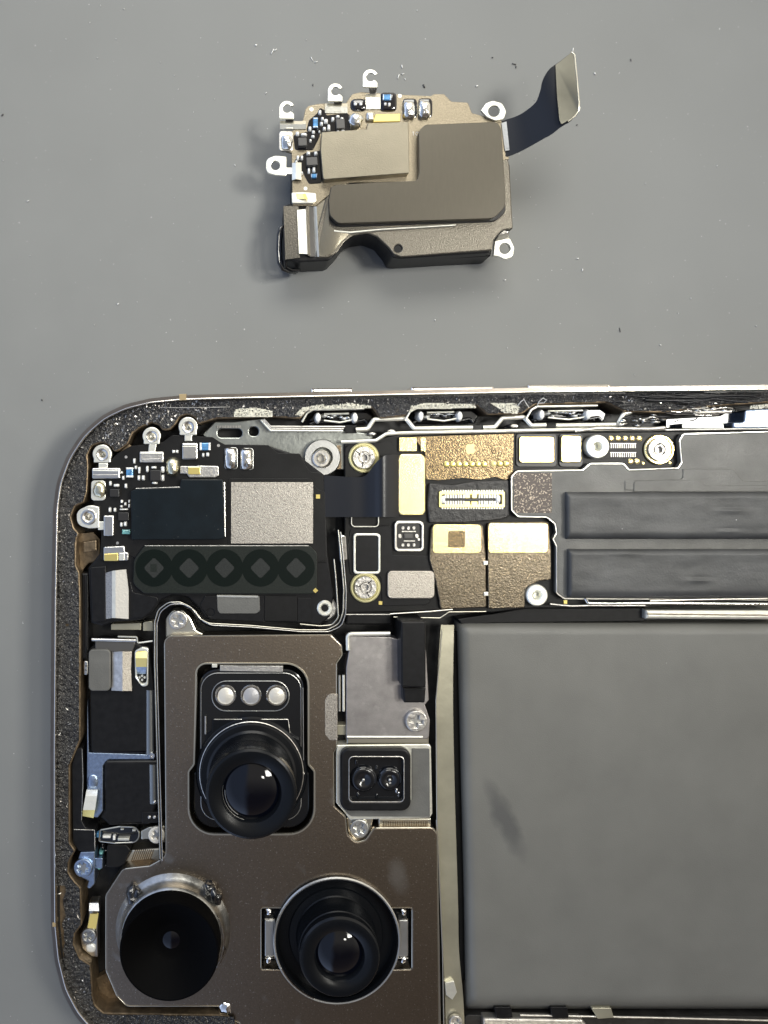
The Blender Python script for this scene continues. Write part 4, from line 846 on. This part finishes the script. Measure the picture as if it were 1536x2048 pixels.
prism('board_number', circ(834, 267.4, 3.0, 14, 4.0), .88, .883, 'print', bd, bev=0, holes=[circ(834, 267.4, 2.0, 14, 3.0)])
for x, y in ((799.5, 192), (623, 219), (611, 377)): lathe('gold_dot', x, y, .88, [(3.6, .87), (3.6, .884), (.3, .884)], 'ivory', bd, n=14)
for x, y, a, b_ in ((820, 216.5, 26, 37), (851, 215.5, 25, 36)):
    dome('solder_pad', x, y, a + 3, b_ + 3, .87, .03, 'epoxy', bd, e=5)
    dome('solder_block', x, y, a - 2, b_ - 2, .89, .12, 'solder', bd, e=4, lump=.12)
dome('glue_patch', 777, 202, 33, 36, .88, .05, 'epoxy', bd, e=5, label='shiny black glue over a blue part'); dome('glue_patch', 718, 208, 32, 24, .88, .05, 'epoxy', bd, e=3)
for pts in ([(612, 262, 5), (618, 240, 5), (634, 226, 4), (640, 214, 4), (652, 222, 5), (652, 230, 3), (698, 226, 5), (704, 262, 5), (645, 266), (640, 268, 4)], [(586, 270, 5), (618, 262, 5), (640, 262, 4), (640, 272), (626, 300, 5), (590, 300, 6)], [(588, 320, 8), (610, 306, 6), (641, 300, 3), (644, 366, 5), (618, 368, 6), (606, 346, 5), (592, 340, 4)]):
    prism('glue_patch', pts, .875, .893, 'epoxy', bd, bev=.012)
dome('solder_block', 712, 237, 29, 32, .87, .18, 'solder', bd, e=2.3, lump=.2)
prism('solder_frame', rect(558, 262, 586, 302, 6), .84, .90, 'steel', bd, bev=.01); dome('solder_block', 574, 281, 22, 30, .89, .09, 'solder', bd, e=2.4, lump=.25)
for x, y, a, b_, m_ in ((631, 245, 10, 20, 'blue'), (774, 194, 17, 12, 'blue'), (628, 351, 12, 8, 'blue')):
    cpb = prism('blue_part', rrect(x, y, a, b_, 2), .88, .955, m_, bd, bev=.02)
    for s in (-1, 1): prism('part_end', rrect(x + (s * a * .42 if a > b_ else 0), y + (s * b_ * .42 if b_ >= a else 0), a * .18 if a > b_ else a, b_ if a > b_ else b_ * .18, .5), .88, .962, 'bluesteel', cpb, bev=.008)
for x, y, a, b_ in ((681, 247, 17, 19), (605, 283, 17, 16), (624, 322, 22, 16)): prism('chip', rrect(x, y, a, b_, 1, -3), .88, 1.0, 'chip', bd, bev=.008)
for x, y, a, b_ in ((640, 223, 6, 9), (645, 236, 6, 6), (652, 241, 8, 9), (643, 246, 6, 7), (666, 237, 6, 9), (676, 232, 7, 5), (684, 236, 6, 5), (649, 256, 6, 7), (658, 253, 6, 12), (676, 262, 5, 6), (686, 261, 8, 6), (620, 256, 6, 9), (627, 263, 6, 6), (595, 266, 7, 8), (608, 268, 12, 6), (626, 272, 7, 5), (621, 280, 5, 6), (617, 305, 7, 7), (632, 306, 7, 9), (596, 314, 5, 9), (604, 314, 5, 9), (618, 340, 5, 11), (628, 338, 6, 11), (711, 207, 7, 6), (722, 207, 7, 6), (771, 207, 6, 7), (779, 208, 6, 8), (593, 322, 5, 5), (639, 262, 4, 4), (604, 345, 4, 6)):
    dome('capacitor', x, y, a, b_, .88, .07, 'white', bd, e=5, lump=.1)
# screw tabs
def c_tab(cx, cy, tw, base, z=.98):
    pts = []
    for a in range(-55, 215 + 1, 9): pts.append((cx + 16 * math.cos(R(a - 90 + 55 - 0 + 0 - 35)) , 0))
    ang = [R(a) for a in range(-22, -300, -10)]           # open on the right
    outer = [(cx + 15.5 * math.cos(a), cy + 15.5 * math.sin(a)) for a in ang if -3.4 < a]
    o2 = [(cx + 15.5 * math.cos(a), cy + 15.5 * math.sin(a)) for a in [R(-25 - 8 * k) for k in range(20)]]
    low = [(cx - 15.5, cy + 20, 2), (cx + 14, cy + 20, 2), (cx + 14, cy + 11), (cx + 10, cy + 7)]
    inn = [(cx + 8.5 * math.cos(a), cy + 8.5 * math.sin(a)) for a in [R(40 + 9 * k) for k in range(33)]]
    t = prism('screw_tab', o2 + low + inn, z - .04, z, 'ivory', lm, bev=.008, label='bright hook shaped screw tab')
    sheet('tab_stem', [(cx - 3, cy + 18, z - .02), (cx + 14, cy + 18, z - .02), (cx + 12, cy + 28, z - .14), (cx - 2, cy + 28, z - .14)], .03, 'chip', t)
    sheet('tab_stem', [(cx - 2, cy + 26, z - .13), (cx + 12, cy + 26, z - .13), (cx + 12, cy + 40, z - .06), (cx - 2, cy + 40, z - .06)], .03, 'steel', t)
    x0, y0, x1, y1 = base
    sheet('tab_base', [(x0, y0 + 6, .94), (x1, y0 + 6, .94), (x1, y1, .90), (x0, y1, .90)], .03, 'ivory', t)
    sheet('tab_base', [(x0, y0, .90), (x1, y0, .90), (x1, y0 + 6.5, .94), (x0, y0 + 6.5, .94)], .03, 'camedge', t)
c_tab(574, 217, 0, (560, 242, 612, 258)); c_tab(671, 182, 0, (650, 207, 695, 226)); c_tab(741, 154, 0, (731, 188, 761, 218))
t = prism('screw_tab', [(573, 313, 3), (573, 352, 3), (550, 350, 16), (532, 345, 12), (532, 318, 12), (550, 311, 14)], .90, .95, 'ivory', lm, bev=.012, holes=[circ(551, 331, 9, 24)], label='square ended ring tab on the left side')
prism('tab_stem', rect(572, 335, 585, 348), .88, .92, 'ivory', t, bev=.005)
sheet('tab_base', [(584, 326, .92), (592, 325, .97), (592, 358, .97), (584, 360, .92)], .03, 'ivory', t); sheet('tab_base', [(592, 325, .97), (603, 325, .93), (603, 360, .93), (592, 358, .97)], .03, 'camedge', t)
prism('screw_tab', [(962, 221), (972, 206, 8), (986, 201, 10), (1004, 206, 10), (1013, 222, 10), (1008, 238, 8), (990, 241, 8), (974, 234, 6)], .90, .95, 'ivory', lm, bev=.012, holes=[circ(988, 222, 11.5, 26)], label='oval white ring tab beside the flex cable')
t = prism('screw_tab', [(990, 480, 6), (1000, 476), (1020, 476, 6), (1029, 495, 10), (1026, 514, 10), (1010, 519, 10), (996, 512, 6), (987, 511)], .62, .70, 'ivory', lm, bev=.012, holes=[circ(1010, 497, 11, 26)], label='ring tab at the lower right corner')
sheet('tab_stem', [(998, 470, .84), (1008, 461, .86), (1018, 464, .84), (1018, 480, .66), (992, 484, .68)], .03, 'dullsil', t)
gb = prism('gold_clip', [(751, 228), (801, 227), (800, 243), (746, 244)], .87, .95, 'goldbr', lm, bev=.012, label='bright gold clip above the shield box')
dome('clip_end', 741, 231, 17, 18, .88, .08, 'steel', gb, e=5, lump=.2)
gb = prism('gold_clip', [(583, 385, 2), (605, 384), (632, 386, 3), (633, 402, 3), (626, 406), (584, 406, 2)], .87, .94, 'ivory', lm, bev=.012, label='gold and silver clip above the left end')
sheet('clip_leaf', [(592, 387, .945), (605, 388, .945), (613, 398, 1.0), (594, 397, .945)], .012, 'goldflat', gb); sheet('clip_leaf', [(605, 388, .945), (611, 387, .95), (616, 398, 1.0), (611, 398, 1.0)], .012, 'goldbr', gb)
# rubber seal round the left end
tube('rubber_seal', [(569, 452, .80), (561, 456, .82), (557, 470, .82), (556, 500, .80), (558, 526, .78), (565, 538, .72), (578, 543, .58), (590, 545, .40), (592, 545, .22), (582, 544, .12), (568, 540, .10), (562, 520, .12), (561, 480, .12), (565, 455, .2), (569, 450, .5)], 3.6, 'blackgl', lm, closed=True, n=10, label='black rubber loop at the left end')
tube('rubber_seal', [(571, 522, .70), (572, 534, .62), (582, 540, .5), (600, 540, .42)], 3, 'blackgl', lm, n=8)
# flex cable
U = [(1000, 243, .87), (1013, 239, .90), (1040, 229, 1.0), (1070, 206, 1.15), (1081, 181, 1.25), (1086, 160, 1.32), (1098, 139, 1.38), (1118, 124, 1.42), (1144, 104, 1.45)]
L = [(1006, 312, .87), (1019, 312, .90), (1052, 297, 1.0), (1086, 278, 1.15), (1104, 268, 1.22), (1119, 256, 1.28), (1130, 249, 1.32), (1144, 240, 1.36), (1158, 222, 1.40)]
fx = loft('flex_cable', U, L, .025, 'cable', lm, 'glossy black flex cable curving up to the right', sub=6)
sheet('cable_sleeve', [(1003, 246, .90), (1013, 243, .925), (1019, 300, .925), (1010, 302, .90)], .02, 'steelmat', fx)
sheet('connector_back', [(1111, 130, 1.425), (1119, 124, 1.43), (1143, 105, 1.47), (1150, 112, 1.46), (1154, 160, 1.45), (1158, 215, 1.43), (1154, 228, 1.40), (1142, 238, 1.39), (1123, 248, 1.36), (1119, 240, 1.37), (1114, 190, 1.40)], .02, 'stiff', fx, 'grey brown stiffened end of the flex cable')
tube('connector_edge', [(1143, 104, 1.47), (1149, 110, 1.46), (1153, 150, 1.45), (1158, 205, 1.43), (1158, 220, 1.41), (1150, 232, 1.39), (1136, 243, 1.36)], 1.6, 'camedge', fx, n=6)
# ------------------------------------------------------------------ THE MODULE SITTING IN THE PHONE
im = thing('loudspeaker_module', 'black speaker module with silver pad and five dark rings, inside the opened phone', 'speaker module', (-3.6, 0, .35))
ih = prism('housing', [(176, 1136, 4), (181, 1246, 6), (205, 1252, 8), (228, 1244, 6), (284, 1240, 18), (306, 1226, 14), (322, 1200, 14), (348, 1190, 14), (376, 1194, 14), (398, 1216, 10), (410, 1238, 10), (592, 1246, 4), (640, 1250), (660, 1234, 8), (668, 1190), (655, 1110), (650, 950), (600, 912), (540, 892), (440, 890), (205, 950), (195, 1000), (205, 1100)], .36, .86, 'black', im, bev=.03, label='black plastic body of the installed module')
ib = prism('circuit_board', [(200, 1118), (203, 1060), (186, 1000, 4), (184, 962), (184, 936, 6), (214, 928), (236, 906, 8), (262, 892, 8), (300, 888), (326, 884, 6), (345, 870, 8), (378, 872), (425, 874, 4), (437, 882), (450, 889, 5), (537, 890, 6), (555, 906, 8), (600, 907, 5), (608, 925, 6), (620, 944, 10), (645, 946, 4), (651, 975), (652, 1125), (290, 1125), (262, 1112), (210, 1125)], .83, .89, 'blackmat', im, bev=.008, label='black circuit board with rows of tiny parts')
prism('board_step', [(456, 957, 5), (622, 957, 6), (634, 978, 8), (650, 984, 4), (652, 1120), (640, 1124), (456, 1124)], .885, .905, 'blackmat', im, bev=.006)
prism('dark_film', [(262, 982), (273, 978), (360, 975), (362, 959, 3), (446, 959, 4), (450, 1075, 5), (440, 1079), (263, 1079, 3)], .885, 1.03, 'navy', im, bev=.012, label='smooth blue black film box')
tube('film_edge', [(448.5, 964, 1.01), (450.5, 1073, 1.01)], .9, 'steel', im, n=5); tube('film_edge', [(272, 977, 1.025), (360, 974, 1.025)], .6, 'dullsil', im, n=5)
prism('silver_pad', rect(462, 964.5, 626, 1087), .90, .945, 'sand', im, bev=.003, label='sandy silver rectangle on the black board')
cap = prism('ring_film', [(268, 1120, 20), (290, 1090, 16), (618, 1090, 16), (634, 1106, 12), (634, 1186, 8), (618, 1188, 6), (288, 1187, 14), (266, 1168, 18)], .86, .965, 'green', im, bev=.012, label='long rounded film with five dark rings')
for k, x in enumerate((308, 378, 449, 521, 592)):
    prism('dark_ring', circ(x, 1136, 37.5, 44), .96, .9665 + (k % 2) * .0012, 'greendk', cap, bev=0)
    prism('diamond', [(x, 1114.5, 5), (x + 21, 1136, 5), (x, 1157.5, 5), (x - 21, 1136, 5)], .9665, .9705, 'greenlt', cap, bev=0)
prism('small_print', rrect(307, 1136, 13, 16), .970, .9715, 'green', cap, bev=0)
tube('film_line', [(290, 1091.5, .965), (617, 1091.5, .965)], .5, 'dullsil', cap, n=5)
prism('end_face', [(180, 1134, 3), (212, 1132), (212, 1242), (184, 1246, 4)], .84, .90, 'black', im, bev=.02)
sheet('end_strip', [(211, 1146, .90), (224, 1142, .95), (224, 1236, .95), (212, 1238, .90)], .04, 'sand', im, 'sandy silver strip on the left end'); sheet('end_strip', [(224, 1142, .95), (231, 1141, .96), (231, 1236, .96), (224, 1236, .95)], .04, 'ivory', im)
sheet('end_strip', [(231, 1141, .96), (252, 1139, .94), (257, 1180, .94), (257, 1238, .94), (231, 1236, .96)], .04, 'flash', im)
prism('cover_film', [(258, 1148, 6), (266, 1185, 8), (300, 1192), (320, 1196, 6), (300, 1225, 12), (286, 1235, 8), (258, 1237)], .84, .885, 'black', im, bev=.01)
prism('lower_panel', [(410, 1192), (528, 1192), (528, 1244), (418, 1238, 4), (400, 1210, 6)], .84, .885, 'black', im, bev=.01, holes=[circ(421, 1225, 8, 22)])
lpn = prism('grey_panel', [(434, 1192), (519, 1192), (520, 1222, 5), (512, 1227, 4), (440, 1227, 6), (435, 1220, 4)], .885, .905, 'greysh', im, bev=.006, label='small grey panel under the ringed film')
tube('panel_edge', [(434, 1191.5, .91), (516, 1193, .91)], 2.6, 'ivory', lpn, n=6)
prism('black_film', rect(529, 1192, 594, 1242), .84, .893, 'blackmat', im, bev=.006)
prism('film_step', rect(595, 1196, 622, 1244), .84, .875, 'black', im, bev=.006)
for x, y in ((636, 993), ): prism('gold_square', rrect(x, y, 8, 8), .905, .912, 'goldbr', ib, bev=0)
prism('gold_square', rrect(631, 1181, 7.5, 7.5, 0, 45), .966, .972, 'goldbr', cap, bev=0)
for x, y in ((461, 916.5), (492.5, 918)):
    dome('solder_block', x, y, 23, 41, .89, .11, 'solder', ib, e=5, lump=.12)
    tube('solder_edge', [(p.x, p.y, .895) for p in arc_corners(rrect(x + 1, y, 25, 42, 5))], .8, 'steelmat', ib, closed=True, n=5)
def ear(cx, cy, r, hole, stem, lab):
    t = prism('screw_tab', [(cx + r * math.cos(R(a)), cy + r * math.sin(R(a))) for a in range(150, 395, 14)] + ([(cx + r - 2, cy + r - 2, 2), (cx - r + 2, cy + r - 2, 2)] if stem != 'side' else []), .84, .95, 'ivory', im, bev=.014, holes=[circ(cx + 1, cy + 1, hole, 22)], label=lab)
    lathe('tab_collar', cx + 1, cy + 1, .97, [(r * .62, .94), (r * .62, .965), (r * .56, .975), (hole + 2, .97), (hole, .95), (hole, .7), (.3, .68)], 'steel', t, n=30)
    return t
t = ear(204, 908, 19, 6, 'd', 'bright ring tab at the upper left of the installed module'); prism('tab_stem', rect(197, 926, 215, 936), .88, .93, 'ivory', t)
cl = prism('metal_clip', rect(184, 936, 240, 957, 2), .88, .97, 'steel', im, bev=.02); tube('clip_fold', [(186, 941, .97), (238, 942, .97)], 1.4, 'ivory', cl); tube('clip_fold', [(186, 950, .97), (238, 950, .97)], 1.2, 'dullsil', cl)
t = ear(303, 872, 18, 7, 'd', 'ring tab in the middle of the corner curve'); prism('tab_stem', [(298, 888), (313, 888), (310, 906), (296, 906)], .88, .93, 'ivory', t)
cl = prism('metal_clip', rect(279, 903, 327, 925, 2), .88, .96, 'dullsil', im, bev=.02); tube('clip_fold', [(281, 907, .97), (325, 907, .97)], 1.4, 'ivory', cl); tube('clip_fold', [(284, 919, .97), (322, 918, .97)], 1.0, 'steel', cl)
t = ear(376, 853, 19, 6, 'd', 'ring tab nearest the top edge'); prism('tab_stem', rect(369, 868, 384, 882), .88, .93, 'ivory', t)
cl = prism('metal_clip', rect(364, 886, 395, 919, 2), .88, .97, 'steel', im, bev=.025); tube('clip_fold', [(365, 893, .97), (394, 893, .97)], 1.2, 'ivory', cl)
t = prism('screw_tab', [(198, 1014, 2), (198, 1056, 2), (178, 1057, 12), (154, 1050, 16), (153, 1022, 16), (176, 1011, 14), (186, 1011)], .84, .95, 'ivory', im, bev=.014, holes=[circ(177, 1034, 7, 22)], label='wide ring tab on the left side of the installed module')
lathe('tab_collar', 177, 1034, .97, [(15, .94), (15, .965), (13, .975), (9, .97), (7, .95), (7, .7), (.3, .68)], 'steel', t, n=30)
prism('tab_stem', rect(196, 1043, 208, 1060), .88, .93, 'ivory', t); prism('metal_clip', rect(207, 1031, 227, 1072, 2), .88, .97, 'steel', im, bev=.02)
prism('solder_frame', rect(182, 961, 211, 1001, 7), .86, .91, 'ivory', ib, bev=.01); dome('solder_block', 197, 980, 24, 30, .9, .10, 'solderye', ib, e=2.4, lump=.2)
dome('solder_block', 344, 934, 26, 37, .88, .17, 'solderye', ib, e=2.6, lump=.22)
gb = prism('gold_bracket', [(360, 932, 2), (392, 932), (396, 931), (437, 932, 3), (438, 951, 3), (430, 955), (378, 955, 4), (374, 948), (360, 947)], .88, .95, 'dullsil', im, bev=.015, label='silver bracket with a bright gold middle')
prism('gold_leaf', rect(376, 934, 401, 949, 1), .94, .975, 'goldbr', gb, bev=.01)
prism('tan_bit', [(238, 905), (258, 888), (262, 892), (246, 912)], .7, .86, 'tan', im)
for x, y, a, b_, m_ in ((410, 893, 22, 15, 'blue'), (259, 945, 14, 20, 'blue'), (252, 1064, 16, 9, 'teal')):
    cpb = prism('blue_part' if m_ == 'blue' else 'teal_part', rrect(x, y, a, b_, 2), .89, .96, m_, ib, bev=.02)
    for s in (-1, 1): prism('part_end', rrect(x + (s * a * .40 if a > b_ else 0), y + (s * b_ * .40 if b_ >= a else 0), a * .2 if a > b_ else a, b_ if a > b_ else b_ * .2, .5), .89, .967, 'white' if m_ == 'blue' else 'teal', cpb, bev=.008)
for x, y, a, b_ in ((311, 951, 21, 21), (229, 986, 19, 15), (247, 1033, 21, 16)): prism('chip', rrect(x, y, a, b_, 1), .89, .99, 'chipdk', ib, bev=.008)
for x, y, a, b_ in ((268, 922, 5, 10), (271, 935, 5, 7), (278, 939, 5, 10), (278, 945, 4, 4), (294, 938, 5, 12), (307, 935, 10, 5), (277, 956, 5, 10), (286, 956, 6, 10), (309, 966, 11, 5), (325, 939, 7, 12), (325, 956, 6, 12), (246, 956, 5, 8), (220, 967, 5, 9), (232, 971, 11, 6), (251, 972, 5, 9), (243, 1003, 5, 6), (250, 1008, 4, 6), (258, 1012, 4, 8), (219, 1020, 5, 9), (229, 1020, 5, 8), (242, 1049, 5, 9), (250, 1048, 6, 10), (347, 903, 6, 6), (354, 903, 5, 6), (406, 910, 5, 8), (415, 909, 6, 8), (243, 945, 4, 5), (258, 1003, 4, 6), (242, 1013, 5, 4), (247, 1019, 16, 3)):
    dome('capacitor', x, y, a, b_, .89, .06, 'white', ib, e=5, lump=.1)
for x, y in ((252, 914), (437, 891), (235, 1086)): lathe('gold_dot', x, y, .89, [(2.8, .88), (2.8, .893), (.3, .893)], 'dullsil', ib, n=12)
gc = prism('gold_clip', [(207, 1094, 3), (249, 1092, 3), (250, 1104), (257, 1106, 2), (256, 1121, 2), (207, 1121, 2)], .88, .96, 'steel', im, bev=.015, label='silver and gold clip above the sandy strip')
prism('gold_leaf', [(208, 1108), (236, 1106), (236, 1122), (208, 1122)], .95, .985, 'goldbr', gc, bev=.012); prism('clip_block', rect(238, 1106, 249, 1121, 1), .95, .985, 'ivory', gc, bev=.01)
t = lathe('mounting_ear', 645, 915, .85, [(35, .6), (35, .82), (33, .85), (20, .85), (18, .82)], 'steelmat', im, label='grey mounting ear at the upper right of the installed module', n=40)
ring_post('ear_post', 643, 917, 17, 6.5, .7, .93, 'steel', t)
prism('copper_bit', [(668, 892, 3), (682, 890, 3), (683, 938), (664, 940)], .5, .80, 'tan', im, bev=.01)
t = lathe('mounting_ear', 650, 1218, .85, [(23, .6), (23, .80), (20, .83), (14, .83)], 'dullsil', im, label='ring ear at the lower right of the installed module', n=36)
ring_post('ear_post', 650, 1217, 15, 6, .7, .90, 'ivory', t)
# flex cable to the main board
fc = loft('flex_cable', [(648, 951, .90), (672, 952, .92), (700, 954, .95), (730, 952, .98), (748, 930, 1.04), (766, 913, 1.12), (784, 909, 1.04), (798, 909, .92)],
     [(650, 1034, .90), (672, 1034, .92), (700, 1034, .95), (730, 1034, .98), (748, 1034, 1.04), (766, 1034, 1.12), (784, 1034, 1.04), (798, 1034, .92)], .02, 'cable', im, 'wide black flex cable bridging to the main board')
# code
lm['group'] = im['group'] = 'speaker modules of the same kind'
